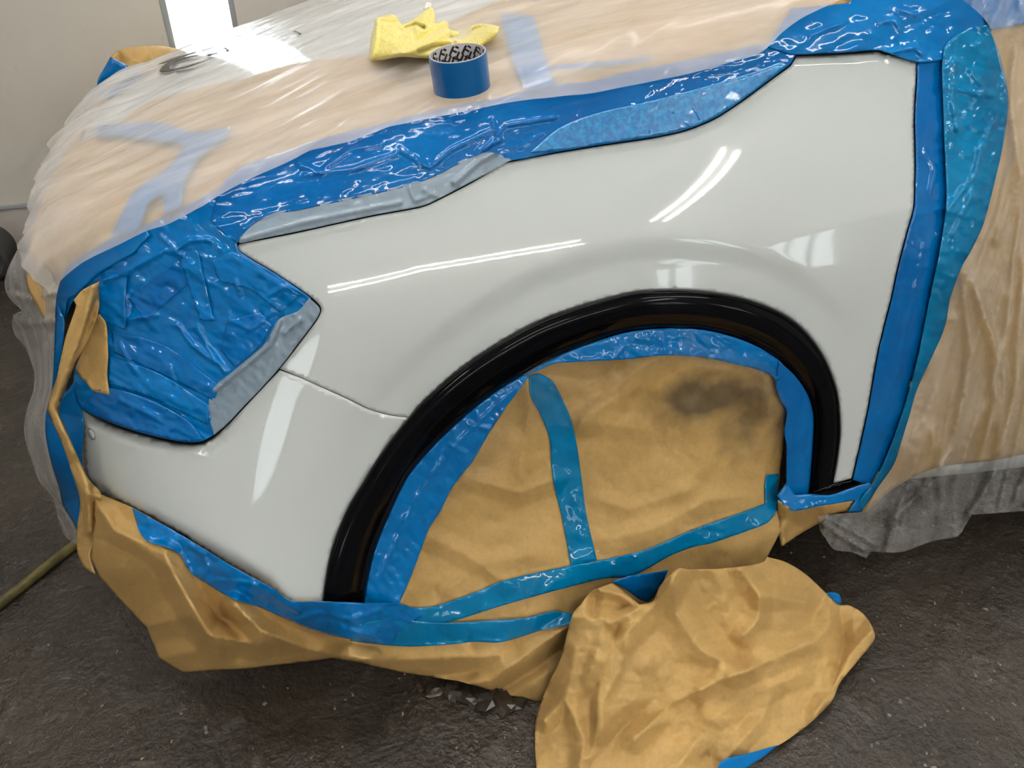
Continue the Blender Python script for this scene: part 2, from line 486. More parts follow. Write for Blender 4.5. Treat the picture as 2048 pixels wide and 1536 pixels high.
# floor: gently uneven slab
gx, gy = np.linspace(X0, X1, 85), np.linspace(Y0, WY+.2, 65)
XX, YY = np.meshgrid(gx, gy, indexing='ij')
ZZ = np.zeros_like(XX)
FP = np.stack([XX.ravel(), YY.ravel(), ZZ.ravel()], 1)
FF = [(i*65+j, (i+1)*65+j, (i+1)*65+j+1, i*65+j+1) for i in range(84) for j in range(64)]
link('floor', FP, FF, 'floor', thick=.1, label='dark wet-looking stained concrete workshop floor', base=False, **S)
box('ceiling', (X0, Y0, H), (X1, WY+.2, H+.1), 'ceil', label='plain white workshop ceiling above the car', base=False, **S)
def wall_with_holes(name, axis_y, thick, holes, mat, label):
    """wall in an x-z plane with rectangular openings, as real thickness boxes joined in one mesh"""
    xs = sorted({X0, X1, *[h[0] for h in holes], *[h[1] for h in holes]}); zs = sorted({0., H, *[h[2] for h in holes], *[h[3] for h in holes]})
    V, F = [], []
    for a, b in zip(xs[:-1], xs[1:]):
        for c, d in zip(zs[:-1], zs[1:]):
            mx, mz = (a+b)/2, (c+d)/2
            if any(h[0] < mx < h[1] and h[2] < mz < h[3] for h in holes): continue
            n = len(V); y0, y1 = axis_y, axis_y+thick
            V += [(a, y0, c), (b, y0, c), (b, y1, c), (a, y1, c), (a, y0, d), (b, y0, d), (b, y1, d), (a, y1, d)]
            F += [tuple(n+k for k in q) for q in ((0, 3, 2, 1), (4, 5, 6, 7), (0, 1, 5, 4), (1, 2, 6, 5), (2, 3, 7, 6), (3, 0, 4, 7))]
    return link(name, np.array(V), F, mat, smooth=False, label=label, base=False, **S)
BW = [(-.765, -.515, .50, 1.70)]
wall_with_holes('wall_back', WY, .2, BW, 'wall', 'off-white scuffed wall behind the car with a narrow bright window')
FWN = [(-2.6, -1.75, .46, .95), (2.0, 2.38, .12, .95), (2.85, 3.6, .35, 1.25)]
wall_with_holes('wall_front', Y0-.2, .2, FWN, 'wall_room', 'pale workshop wall behind the photographer with windows')
box('wall_left', (X0-.1, Y0, 0), (X0, WY+.2, H), 'wall_room', label='pale workshop end wall in front of the car', base=False, **S)
box('wall_right', (X1, Y0, 0), (X1+.1, WY+.2, H), 'wall_room', label='pale workshop end wall behind the car', base=False, **S)
def window(n, h, y, bars, label):
    w = empty('window_%d' % n, ((h[0]+h[1])/2, y, h[2])); tag(w, label, None, None, 'structure')
    a, b, c, d = h; t = .020 if n == 1 else .022
    V, F = [], []
    def bx(lo, hi):
        k = len(V); x0, y0, z0 = lo; x1, y1, z1 = hi
        V.extend([(x0, y0, z0), (x1, y0, z0), (x1, y1, z0), (x0, y1, z0), (x0, y0, z1), (x1, y0, z1), (x1, y1, z1), (x0, y1, z1)])
        F.extend(tuple(k+i for i in q) for q in ((0, 3, 2, 1), (4, 5, 6, 7), (0, 1, 5, 4), (1, 2, 6, 5), (2, 3, 7, 6), (3, 0, 4, 7)))
    bx((a, y, c), (a+t, y+.05, d)); bx((b-t, y, c), (b, y+.05, d)); bx((a, y, c), (b, y+.05, c+t)); bx((a, y, d-t), (b, y+.05, d))
    link('window_frame', np.array(V), F, 'frame', w, smooth=False)
    for q in bars:
        x = a+(b-a)*q; box('mullion', (x-.012, y, c), (x+.012, y+.045, d), 'frame', w)
    box('pane', (a, y+.02, c), (b, y+.024, d), 'glass', w)
window(1, BW[0], WY+.02, [], 'narrow bright daylight window in the back wall beyond the bonnet')
window(2, FWN[0], Y0-.12, [], 'low wide daylight window at the left of the wall behind the photographer')
window(3, FWN[1], Y0-.12, [.42], 'small two-pane daylight window in the wall behind the photographer')
window(4, FWN[2], Y0-.12, [.3, .6], 'wide low daylight window in the wall behind the photographer')
# lower panel of the back wall with its rail
box('trim_1', (X0, WY-.012, 0.0), (-1.02, WY, .165), 'panel', label='pale lower wall panel left of the car', base=False, **S)
box('trim_2', (X0, WY-.02, .165), (-1.02, WY, .176), 'frame', label='thin grey rail above the lower wall panel', base=False, **S)

# ------------------------------------------------------------------ fluorescent fixtures
def emis(name, col, power):
    m, nt, b, o = newmat(name)
    b.inputs['Emission Color'].default_value = (*col, 1); b.inputs['Emission Strength'].default_value = power
    b.inputs['Base Color'].default_value = (.9, .9, .9, 1)
    return m
MAT['tubelight'] = emis('lit_fluorescent_tube', (1.0, .98, .95), TUBE_POWER)
MAT['fixture'] = simple('white_steel_fixture', (.75, .75, .74), .4)
def fixture(p0, p1, nrm, label, gap=.06, r=.011):
    p0, p1, nrm = np.array(p0, float), np.array(p1, float), np.array(nrm, float)
    ax = (p1-p0)/np.linalg.norm(p1-p0); nrm = nrm-ax*(nrm@ax); nrm /= np.linalg.norm(nrm); sd = np.cross(ax, nrm)
    e = empty('fluorescent_light', tuple((p0+p1)/2), label, 'ceiling light')
    V = []
    for (w, d) in ((-.09, .0), (.09, .0), (.05, .05), (-.05, .05)):
        for q in (p0-ax*.03, p1+ax*.03): V.append(q+sd*w-nrm*(.045-d*.6)+nrm*0)
    F = [(0, 2, 3, 1), (2, 4, 5, 3), (4, 6, 7, 5), (6, 0, 1, 7), (0, 6, 4, 2), (1, 3, 5, 7)]
    link('housing', np.array(V), F, 'fixture', e, smooth=False)
    for s in (-1, 1):
        P, Fq = tube([p0+sd*gap*s+nrm*.012, p1+sd*gap*s+nrm*.012], r)
        link('tube', P, Fq, 'tubelight', e)
fixture((-1.5, -3.93, 1.60), (1.5, -3.93, 2.05), (0, 1, 0), 'long twin-tube light low on the wall behind the photographer')
fixture((2.15, -3.92, 2.38), (2.5, -3.0, 3.12), (0, .6, -.8), 'slanted twin-tube light high on the wall behind the photographer')
for k, (x, y, lab) in enumerate([(-2.6, -1.6, 'twin-tube ceiling light ahead of the car'), (-.3, -2.3, 'twin-tube ceiling light nearest the photographer'), (2.2, -1.6, 'twin-tube ceiling light beside the rear doors'),
                              (-1.4, .6, 'twin-tube ceiling light above the car nose'), (.9, .9, 'twin-tube ceiling light above the windscreen'), (2.9, .9, 'twin-tube ceiling light above the car tail'), (-.2, .1, 'added unseen twin-tube light above the front wing that brightens the bonnet')]):  # last entry is an added fixture, only there to lift the bonnet brightness
    fixture((x-.7, y, H-.06), (x+.7, y, H-.06), (0, 0, -1), lab)
# ------------------------------------------------------------------ car
car = empty('car', (-.1, .9, 0), 'white car masked for painting, front wing and bumper corner bare, gloss black wheel arch', 'car')
FEND_TOP = [(478, 488), (540, 476), (600, 464), (737, 434), (839, 415), (862, 407), (942, 366), (1000, 332), (1017, 324), (1113, 306), (1198, 292), (1300, 277), (1367, 263), (1406, 249), (1437, 234), (1484, 203), (1542, 160), (1581, 131), (1588, 121), (1593, 111)]
FEND_REAR = [(1593, 111), (1640, 110), (1698, 107), (1756, 102), (1772, 107), (1836, 124), (1833, 156), (1829, 234), (1830, 312), (1829, 382), (1826, 421), (1815, 460), (1795, 538), (1782, 598), (1756, 703), (1733, 831), (1704, 957)]
ARCH_OUT = [(1667, 967), (1673, 940), (1682, 870), (1680, 812), (1673, 773), (1655, 726), (1632, 687), (1601, 652), (1562, 625), (1503, 601), (1445, 588), (1386, 581), (1328, 580), (1272, 584), (1215, 597), (1147, 617), (1078, 643), (1010, 679), (942, 723), (890, 764), (839, 812), (819, 836)]
ARCH_OUT2 = [(819, 836), (788, 874), (754, 922), (725, 970), (698, 1014), (675, 1066), (660, 1114), (649, 1175), (646, 1206)]
ARCH_IN = [(729, 1209), (736, 1164), (753, 1095), (776, 1038), (805, 975), (822, 946), (856, 905), (908, 853), (976, 795), (1044, 751), (1113, 713), (1181, 686), (1249, 665), (1308, 657), (1367, 656), (1425, 662), (1484, 679), (1523, 697), (1562, 722), (1593, 753), (1616, 788), (1626, 819), (1628, 851), (1624, 920), (1618, 987)]
LAMP_EDGE = [(473, 494), (478, 502), (506, 520), (547, 544), (598, 578), (625, 597), (639, 611), (642, 621), (636, 636), (612, 669), (581, 710), (559, 738)]
SEAM = [(559, 740), (602, 756), (649, 777), (700, 800), (737, 818), (778, 830), (817, 838)]
BUMP_BOT = [(646, 1206), (580, 1205), (549, 1183), (458, 1133), (366, 1076), (267, 1020), (184, 976)]
BUMP_TOP = [(160, 817), (187, 833), (228, 851), (271, 865), (316, 877), (357, 885), (378, 887), (404, 885), (427, 874), (456, 849), (488, 815), (519, 782), (559, 740)]
def shrink(poly, d):
    p = np.array(poly, float); a = np.roll(p, 1, 0); b = np.roll(p, -1, 0)
    t = b-a; t /= np.linalg.norm(t, axis=1)[:, None]; n = np.stack([-t[:, 1], t[:, 0]], 1)
    area = np.sum(p[:, 0]*b[:, 1]-b[:, 0]*p[:, 1])
    return p+n*d*(1 if area > 0 else -1)
arch_line = resample(ARCH_OUT+ARCH_OUT2[1:], 12, False)
AP, _, _ = hit(arch_line); ARCH_XZ = AP[:, [0, 2]]
def flare(P, q):
    d = dist_poly(P[:, [0, 2]], ARCH_XZ)
    amp = _ss(-.52, -.12, P[:, 0])*_ss(.50, .22, P[:, 0])*.75+.25*_ss(-.6, -.4, P[:, 0])*_ss(.55, .4, P[:, 0])
    prof = -.0075*_ss(.080, .040, d)
    return prof*amp
def fender_disp(P, q):
    h = flare(P, q)
    # soft character line running back to the door
    ln = np.array([(1560, 480), (1690, 447), (1830, 415)], float)
    d = dist_poly(q, ln); h = h+.0018*np.clip(1-d/60, 0, 1)**2*_ss(1500, 1720, q[:, 0])
    e = dist_poly(q, np.array(FEND_TOP+FEND_REAR[:6], float)); h = h-.001*np.clip(1-e/5, 0, 1)**2
    # folded flange along the top rear corner
    fl = dist_poly(q, np.array([(1593, 111), (1698, 107), (1756, 102), (1836, 124)], float)); h = h-.005*np.clip(1-fl/16, 0, 1)*(q[:, 0] < 1775)*(q[:, 0] > 1590)
    return h
sheet('front_wing', shrink(FEND_TOP+FEND_REAR[1:]+ARCH_OUT+SEAM[::-1][1:-1]+LAMP_EDGE[::-1], .9), 'paint', off=0., step=7, disp=fender_disp, thick=.004, parent=car, label='bare glossy white front wing')
crT = np.array([(150, 838), (189, 857), (232, 874), (283, 891), (345, 901), (378, 902), (406, 895), (443, 866), (470, 840)], float)
crB = np.array([(150, 940), (181, 956), (242, 987), (324, 1028), (386, 1061), (480, 1112), (545, 1155), (585, 1200)], float)
def bump_disp(P, q):
    h = flare(P, q)
    dt = dist_poly(q, np.array(BUMP_TOP, float)); dc = dist_poly(q, crT)
    up = (dt < 22) & (q[:, 0] < 470) & (q[:, 1] < 905)
    s = np.where(dt+dc > 0, dc/(dt+dc+1e-6), 0)
    h = h-.020*np.where(up, s, 0)*_ss(480, 400, q[:, 0])
    db = dist_poly(q, np.array(BUMP_BOT, float)); dl = dist_poly(q, crB)
    s2 = np.where((db < 34) & (q[:, 0] < 600), dl/(db+dl+1e-6), 0); below = q[:, 1] > np.interp(q[:, 0], crB[:, 0], crB[:, 1])
    h = h-.016*np.where(below, s2, 0)*_ss(610, 500, q[:, 0])
    h = h-.008*np.clip(1-(q[:, 0]-160)/20, 0, 1)
    return h
bumper = sheet('front_bumper', shrink(SEAM[:-1]+ARCH_OUT2+BUMP_BOT[1:]+[(166, 930), (162, 860)]+BUMP_TOP[:-1], .9), 'paint', off=0., step=9, disp=bump_disp, thick=.004, parent=car, label='bare glossy white bumper corner')
# round parking sensor on the bumper
cx, cy = 184, 868
P0, _, _ = hit([(cx, cy)], .001); n0 = grad(P0)[0]; p0 = P0[0]
u0 = np.cross(n0, [0, 0, 1.]); u0 /= np.linalg.norm(u0); w0 = np.cross(n0, u0)
V = []; F = []
for k in range(32):
    a = 2*math.pi*k/32
    for r, hgt in ((.0, .0012), (.0078, .0012), (.0080, .0), (.0090, .0)):
        V.append(p0+n0*hgt+(u0*math.cos(a)+w0*math.sin(a))*r)
for k in range(32):
    a, b = k*4, ((k+1) % 32)*4
    F += [(a, a+1, b+1), (a+1, a+2, b+2, b+1)]
link('parking_sensor', np.array(V), F, 'paint', bumper, label='round white parking sensor cap')
F2 = [(k*4+2, k*4+3, ((k+1) % 32)*4+3, ((k+1) % 32)*4+2) for k in range(32)]
link('sensor_gap_ring', np.array(V)+n0*.0012, F2, 'seal', bumper)
# black arch trim with a real section: bead, face, inner return
out = resample(ARCH_OUT+ARCH_OUT2[1:], 10, False)
inn = resample(ARCH_IN[::-1], 10, False)
def along(p, n):
    L = np.r_[0, np.cumsum(np.linalg.norm(np.diff(p, axis=0), axis=1))]; s = np.linspace(0, L[-1], n)
    return np.stack([np.interp(s, L, p[:, 0]), np.interp(s, L, p[:, 1])], 1)
n = 150; o_, i_ = along(out, n), along(inn, n)
prof = [(-.01, -.010), (0., .002), (.03, .0065), (.07, .008), (.10, .008), (.11, .0065), (.13, .0065), (.14, .0075), (.35, .0085), (.60, .0085), (.64, .0075), (.66, .006), (.85, .001), (.98, -.006), (1.0, -.010), (1.0, -.06)]
V = []
for s, hgt in prof:
    pq = o_*(1-s)+i_*s; Q, ok, _ = hit(pq, hgt); V.append(Q)
m = len(prof); V = np.stack(V, 1).reshape(-1, 3)
F = [(a*m+b, a*m+b+1, (a+1)*m+b+1, (a+1)*m+b) for a in range(n-1) for b in range(m-1)]
cc = V[F[70*(m-1)+4][0]]; nn = np.cross(V[F[70*(m-1)+4][1]]-cc, V[F[70*(m-1)+4][2]]-cc)
if nn@(C-cc) < 0: F = [f[::-1] for f in F]
link('wheel_arch_trim', V, F, 'black', car, label='gloss black wheel arch trim')
sheet('sill_trim', [(1622, 985), (1668, 968), (1704, 958), (1736, 958), (1737, 966), (1700, 976), (1660, 984), (1625, 992)], 'black', off=-.006, step=8, thick=.01, parent=car)
# bonnet
hood_line = resample([(2150, -40), (1950, 20), (1790, 75), (1600, 104)]+[(x-1, y-4) for x, y in FEND_TOP[::-1]]+[(420, 470), (330, 470), (230, 500), (150, 540), (118, 590)], 14, False)
HB, _, _ = hit(hood_line)
P, F = columns(HB, np.full(len(HB), 1.70), 0., 40)
link('bonnet', P, F, 'paint', car, thick=.004, label='white bonnet under masking film')
# dark inner shell behind every gap
nx, na = 110, 80
xs = np.linspace(-.93, 1.25, nx); an = np.linspace(math.radians(-62), math.radians(242), na)
A = np.stack([np.repeat(xs[:, None], na, 1), np.full((nx, na), .9), np.full((nx, na), .55)], 2)
D = np.stack([np.zeros((nx, na)), np.repeat(-np.cos(an)[None], nx, 0), np.repeat(np.sin(an)[None], nx, 0)], 2)
def shell_f(p):
    f_ = body(p); f_ = np.maximum(f_, .27+.10*_ss(-.5, -.8, p[..., 0])-p[..., 2]); f_ = np.maximum(f_, p[..., 1]-1.80)
    f_ = np.maximum(f_, (-.79*_ss(.70, .60, p[..., 2])-2*_ss(.60, .70, p[..., 2]))-p[..., 0])
    cyl = .455-np.hypot(p[..., 0], p[..., 2]-.25)
    return np.maximum(f_, np.minimum(cyl, .30-p[..., 1]))+.028+.02*_ss(.34, .28, p[..., 2])
lo, hi = np.zeros((nx, na)), np.full((nx, na), 1.6)
for k in range(38):
    md = (lo+hi)/2; o2 = shell_f(A+md[..., None]*D) > 0
    hi = np.where(o2, md, hi); lo = np.where(o2, lo, md)
V = (A+lo[..., None]*D).reshape(-1, 3)
F = [(a*na+b, a*na+b+1, (a+1)*na+b+1, (a+1)*na+b) for a in range(nx-1) for b in range(na-1)]+[tuple(range(na)), tuple((nx-1)*na+b for b in range(na))[::-1]]
link('inner_shell', V, F, 'shell', car, smooth=False)
# rest of the car behind the photographed corner, and its nose below the bonnet
def grid_cast(x_a, x_b, nx_, na_, inset):
    xs_ = np.linspace(x_a, x_b, nx_); an_ = np.linspace(math.radians(-50), math.radians(230), na_)
    A_ = np.stack([np.repeat(xs_[:, None], na_, 1), np.full((nx_, na_), .9), np.full((nx_, na_), .55)], 2)
    D_ = np.stack([np.zeros((nx_, na_)), np.repeat(-np.cos(an_)[None], nx_, 0), np.repeat(np.sin(an_)[None], nx_, 0)], 2)
    lo_, hi_ = np.zeros((nx_, na_)), np.full((nx_, na_), 1.8)
    for k_ in range(36):
        m_ = (lo_+hi_)/2; p_ = A_+m_[..., None]*D_
        o_ = np.maximum(np.maximum(body(p_), .24-p_[..., 2]), smax(p_[..., 1]-1.80+.3*np.clip(p_[..., 2]-1.0, 0, 1), -1., .1))+inset > 0
        hi_ = np.where(o_, m_, hi_); lo_ = np.where(o_, lo_, m_)
    V_ = (A_+lo_[..., None]*D_).reshape(-1, 3)
    F_ = [(a*na_+c, a*na_+c+1, (a+1)*na_+c+1, (a+1)*na_+c) for a in range(nx_-1) for c in range(na_-1)]+[tuple(range(na_)), tuple((nx_-1)*na_+c for c in range(na_))[::-1]]
    return V_, F_
V, F = grid_cast(1.22, 3.35, 40, 60, .004)
link('rear_body', V, F, 'paint', car, label='white cabin and rear body')
gy_, gz_ = np.linspace(.24, 1.62, 40), np.linspace(.28, .64, 14)
YY_, ZZ_ = np.meshgrid(gy_, gz_, indexing='ij')
XX_ = -.80-.055*(1-((YY_-.92)/.70)**2)-.02*np.sin((ZZ_-.28)/.36*math.pi)
V = np.stack([XX_.ravel(), YY_.ravel(), ZZ_.ravel()], 1)
F = [(a*14+c, a*14+c+1, (a+1)*14+c+1, (a+1)*14+c) for a in range(39) for c in range(13)]
link('bumper_front', V, F, 'paint', car, thick=.004)
GV = V[(ZZ_.ravel() > .34) & (ZZ_.ravel() < .50) & (YY_.ravel() > .45) & (YY_.ravel() < 1.4)]-np.array([.006, 0, 0])
ng = len(np.unique(GV[:, 2].round(4))); mg_ = len(GV)//ng
link('grille', GV, [(a*ng+c, a*ng+c+1, (a+1)*ng+c+1, (a+1)*ng+c) for a in range(mg_-1) for c in range(ng-1)], 'black', car, thick=.003)
# door panel behind the wing
sheet('front_door', [(1842, 110), (1900, 60), (2100, 0), (2320, -20), (2330, 500), (2330, 900), (2040, 935), (1800, 960), (1712, 962), (1740, 831), (1763, 703), (1789, 598), (1822, 460), (1834, 400), (1836, 250), (1841, 130)], 'paint', off=-.002, step=24, thick=.004, parent=car, label='white front door under paper and film')

# ------------------------------------------------------------------ masking paper
def paper(sc_, amp, seed, stretch=(1, 1)):
    def d(P, q):
        u, v = (q[:, 0]*stretch[0])/sc_, (q[:, 1]*stretch[1])/sc_
        return amp*(.75*facets(u, v, seed)+.30*facets(u*2.4, v*2.4, seed+3)+.15*facets(u*5.2, v*5.2, seed+6))
    return d
# bonnet paper (columns) : from the wing edge up to its torn far edge
kr_start = resample([(2150, -30), (1950, 25), (1790, 62), (1600, 92), (1464, 118), (1367, 138), (1250, 166), (1113, 200), (1024, 222), (908, 246), (805, 268), (700, 294), (615, 316), (567, 336), (485, 370), (410, 420), (342, 458), (287, 474), (222, 506), (170, 535), (133, 562), (110, 602), (100, 650)], 8, False)
KB3, _, _ = hit(kr_start, .003)
ue = hit([(1060, 0), (1003, 4), (870, 60), (737, 109), (600, 130), (478, 159), (410, 174), (376, 188), (314, 202), (287, 219), (250, 246), (190, 268), (150, 285)])[0]
o = np.argsort(ue[:, 0]); yend = np.interp(KB3[:, 0], ue[o, 0], ue[o, 1], left=1.2)
yend = np.where(KB3[:, 0] < -.74, np.interp(KB3[:, 0], [-.80, -.74], [1.45, .60]), yend)
yend = np.where(KB3[:, 0] > 0., np.interp(KB3[:, 0], [0, .12], [.5, 1.4]), yend)
yend = yend+.012*fbm(KB3[:, 0]*9, KB3[:, 2]*9, 3)
P, F = columns(KB3, yend, .002, 110, lambda P: .0018*_ss(.02, .25, P[:, 1]-.1)*facets(P[:, 0]*4+P[:, 2]*3, P[:, 1]*6, 4)+.002*_ss(-.66, -.8, P[:, 0])*veins(P[:, 0]*3+P[:, 2]*5, P[:, 1]*9, 7, .35))
link('bonnet_masking_paper', P, F, 'kraft', thick=.0005, label='brown paper sheet under the clear film across the bonnet and nose', cat='masking paper')
# door paper
sheet('door_masking_paper', [(1720, -40), (1960, -60), (2320, -80), (2330, 500), (2330, 880), (2048, 909), (1990, 921), (1873, 936), (1790, 975), (1735, 1022), (1715, 1024), (1775, 900), (1840, 700), (1895, 500), (1925, 350), (1930, 200), (1900, 60)], 'kraft', off=.004, step=10, disp=paper(190, .004, 11), thick=.0005, label='brown paper sheet under loose film on the door at the right', cat='masking paper')
# wheel + skirt papers share one depth field
FIELD = tps([(860, 900, 'b', -.02), (1050, 750, 'b', -.02), (1300, 700, 'b', -.02), (1500, 730, 'b', -.02), (1572, 850, 'b', -.03), (1560, 990, 'b', -.03), (1250, 900, 'b', -.035), (1100, 1000, 'b', -.025), (1400, 950, 'b', -.02),
             (795, 1215, 'b', .0), (650, 1225, 'b', -.004), (760, 1100, 'b', -.02), (580, 1215, 'b', -.004), (458, 1145, 'b', -.004), (366, 1085, 'b', -.004), (267, 1030, 'b', -.004), (200, 1000, 'b', .0), (184, 985, 'b', .0),
             (894, 1245, 'y', -.04), (1142, 1150, 'y', -.035), (1375, 1080, 'y', -.025), (1540, 1040, 'y', -.005), (1100, 1395, 'z', .004), (1016, 1388, 'z', .006), (955, 1372, 'z', .015), (814, 1345, 'z', .03), (664, 1314, 'z', .06),
             (500, 1335, 'z', .055), (366, 1343, 'z', .04), (317, 1316, 'z', .06), (267, 1228, 'z', .13), (198, 1152, 'y', .17), (700, 1290, 'y', -.055), (450, 1240, 'y', .0), (300, 1120, 'y', .05), (1300, 1190, 'y', -.055), (1530, 1122, 'y', -.03), (1150, 1330, 'z', .03)])
MAT['kraft_wheel'] = kraft('brown_kraft_paper_oversprayed', KB, [(.20, 0, .485, .13, .075, .80, 12.), (.29, 0, .42, .07, .09, .65, 18.)])
PAPER_D = paper(165, .026, 21)
PAPER_C = [([(1055, 760), (1060, 820), (1045, 900), (1040, 950)], .012, 28), ([(1070, 745), (1180, 760), (1230, 740)], -.006, 22), ([(1165, 845), (1240, 790), (1330, 700)], .012, 34), ([(1165, 845), (1300, 860)], .006, 30), ([(950, 960), (1040, 985), (1105, 960)], .012, 30), ([(870, 1080), (950, 1120), (1010, 1165)], .009, 30), ([(1200, 1000), (1260, 1020), (1380, 980)], .007, 26), ([(1210, 1080), (1300, 1060), (1420, 1000), (1520, 990)], .008, 30), ([(1530, 760), (1535, 830), (1520, 900)], .006, 20), ([(900, 1180), (960, 1130), (1060, 1110)], .006, 30)]+[(p_, a_*1.6, w_) for p_, a_, w_ in [([(330, 1110), (370, 1190), (420, 1270), (520, 1290)], .022, 36), ([(300, 1250), (380, 1230), (440, 1290)], .014, 40), ([(470, 1210), (520, 1260), (620, 1300), (740, 1320)], .020, 30), ([(317, 1316), (400, 1300), (490, 1337)], .010, 40), ([(880, 1380), (980, 1360), (1080, 1290), (1140, 1250)], .014, 26), ([(1000, 1380), (1070, 1340), (1120, 1300)], -.010, 22), ([(670, 1316), (800, 1320), (1000, 1310)], .010, 34), ([(190, 1000), (230, 1060), (290, 1090)], .012, 30)]]
WPOLY = [(795, 1214), (822, 1152), (856, 1061), (879, 1024), (902, 980), (928, 942), (969, 880), (1017, 805), (1050, 745), (1075, 730), (1106, 715), (1147, 708), (1215, 704), (1300, 698), (1328, 698), (1406, 702), (1464, 712), (1520, 728), (1556, 750), (1562, 790), (1570, 830), (1568, 880), (1560, 948), (1556, 1000), (1552, 1032), (1500, 1045), (1420, 1072), (1344, 1096), (1268, 1126), (1200, 1145), (1127, 1160), (1012, 1190), (900, 1222), (850, 1228)]
sheet('wheel_masking_paper', WPOLY, 'kraft_wheel', FIELD, step=4.5, disp=PAPER_D,
      creases=PAPER_C,
      thick=.0005, label='brown paper filling the wheel arch, dark overspray stain near its top right', cat='masking paper')
SKPOLY = [(184, 978), (202, 988), (267, 1016), (366, 1072), (458, 1129), (549, 1179), (580, 1201), (646, 1203), (729, 1206), (795, 1208), (860, 1216), (947, 1190), (1012, 1170), (1142, 1140), (1214, 1128), (1298, 1107), (1375, 1076), (1430, 1058), (1535, 1024), (1556, 1020), (1562, 1061), (1535, 1114), (1531, 1126), (1480, 1150), (1400, 1180), (1300, 1260), (1180, 1330), (1130, 1370), (1100, 1398), (1077, 1404), (1062, 1400), (1016, 1390), (955, 1373), (917, 1362), (814, 1347), (726, 1327), (664, 1316), (610, 1324), (496, 1337), (400, 1343), (366, 1345), (317, 1316), (294, 1255), (267, 1228), (236, 1194), (198, 1152), (182, 1118), (188, 1050)]
sheet('skirt_masking_paper', SKPOLY, 'kraft', FIELD, off=-.002, step=4.5, smooth_poly=False, disp=PAPER_D,
      creases=PAPER_C,
      thick=.0005, label='brown paper skirt hanging under the bumper down to the floor', cat='masking paper')
# sill paper right of the wheel
sheet('sill_masking_paper', [(1556, 1000), (1589, 1018), (1640, 1010), (1712, 1000), (1706, 1020), (1660, 1030), (1640, 1045), (1600, 1068), (1562, 1094), (1556, 1060)], 'kraft', tps([(1556, 1000, 'b', .004), (1712, 1000, 'b', .006), (1640, 1010, 'b', .006), (1600, 1060, 'y', .01), (1562, 1090, 'y', -.01), (1680, 1025, 'b', .004)]), step=6, disp=paper(60, .008, 5), creases=[([(1575, 1015), (1565, 1060), (1570, 1090)], .012, 14)], thick=.0005, label='brown paper corner folded under the sill behind the wheel', cat='masking paper')
# crumpled pile on the floor
PILE = [(1199, 1175), (1184, 1182), (1160, 1210), (1146, 1227), (1134, 1267), (1123, 1312), (1100, 1362), (1081, 1408), (1070, 1450), (1073, 1536), (1085, 1600), (1180, 1640), (1300, 1640), (1400, 1590), (1447, 1540), (1554, 1492), (1600, 1462), (1634, 1434), (1665, 1400), (1680, 1366), (1712, 1326), (1749, 1279), (1745, 1255), (1726, 1227), (1699, 1211), (1676, 1209), (1649, 1183), (1611, 1148), (1573, 1125), (1535, 1114), (1527, 1124), (1482, 1133), (1430, 1138), (1379, 1139), (1356, 1137), (1335, 1155), (1318, 1175), (1306, 1202), (1279, 1209), (1245, 1180), (1224, 1166)]
PF = tps([(1199, 1175, 'y', -.10), (1146, 1227, 'y', -.105), (1123, 1312, 'y', -.125), (1081, 1408, 'z', .03), (1070, 1470, 'z', .012), (1085, 1600, 'z', .01), (1300, 1640, 'z', .02), (1447, 1540, 'z', .008), (1554, 1492, 'z', .006), (1634, 1434, 'z', .008), (1680, 1366, 'z', .012), (1749, 1279, 'z', .03), (1726, 1227, 'z', .045), (1676, 1209, 'z', .05), (1611, 1148, 'y', -.085), (1535, 1114, 'y', -.075), (1482, 1133, 'y', -.10), (1356, 1137, 'y', -.115), (1306, 1202, 'y', -.12), (1240, 1200, 'y', -.11),
          (1400, 1250, 'z', .17), (1550, 1250, 'z', .12), (1620, 1320, 'z', .055), (1500, 1400, 'z', .055), (1300, 1350, 'z', .13), (1200, 1450, 'z', .07), (1300, 1500, 'z', .05), (1180, 1300, 'y', -.16)])
sheet('crumpled_masking_paper', PILE, 'kraft', PF, step=4.2, disp=lambda P, q: paper(190, .040, 61)(P, q)+paper(80, .009, 63, (1, 1.5))(P, q),
      creases=[([(1356, 1140), (1320, 1200), (1225, 1290), (1200, 1360), (1195, 1450), (1180, 1520)], .030, 40), ([(1240, 1244), (1190, 1235), (1140, 1232)], .016, 26), ([(1236, 1250), (1215, 1330), (1180, 1400), (1176, 1490)], -.028, 26),
               ([(1345, 1150), (1352, 1230), (1400, 1300), (1490, 1345)], .022, 44), ([(1380, 1140), (1420, 1220), (1495, 1345)], -.020, 40), ([(1482, 1140), (1520, 1190), (1515, 1240), (1490, 1270)], .022, 30), ([(1520, 1195), (1560, 1195), (1610, 1205)], .014, 30),
               ([(1676, 1215), (1640, 1280), (1560, 1310), (1480, 1350)], .018, 34), ([(1745, 1260), (1700, 1310), (1670, 1370), (1630, 1430)], .022, 26), ([(1680, 1215), (1690, 1290), (1660, 1380)], -.018, 22),
               ([(1270, 1480), (1340, 1410), (1440, 1360), (1500, 1340)], .026, 30), ([(1180, 1530), (1260, 1440), (1380, 1400)], -.020, 30), ([(1360, 1530), (1420, 1440), (1500, 1390), (1600, 1350)], .016, 34), ([(1450, 1520), (1520, 1440), (1540, 1400)], .014, 26), ([(1090, 1440), (1130, 1400), (1170, 1480), (1160, 1530)], .018, 26), ([(1199, 1180), (1240, 1190), (1280, 1215), (1225, 1245)], .018, 18), ([(1190, 1195), (1185, 1225)], -.02, 18), ([(1150, 1300), (1135, 1380), (1090, 1440)], .012, 30)],
      thick=.0006, label='crumpled brown paper heap lying on the floor below the wheel arch', cat='masking paper')
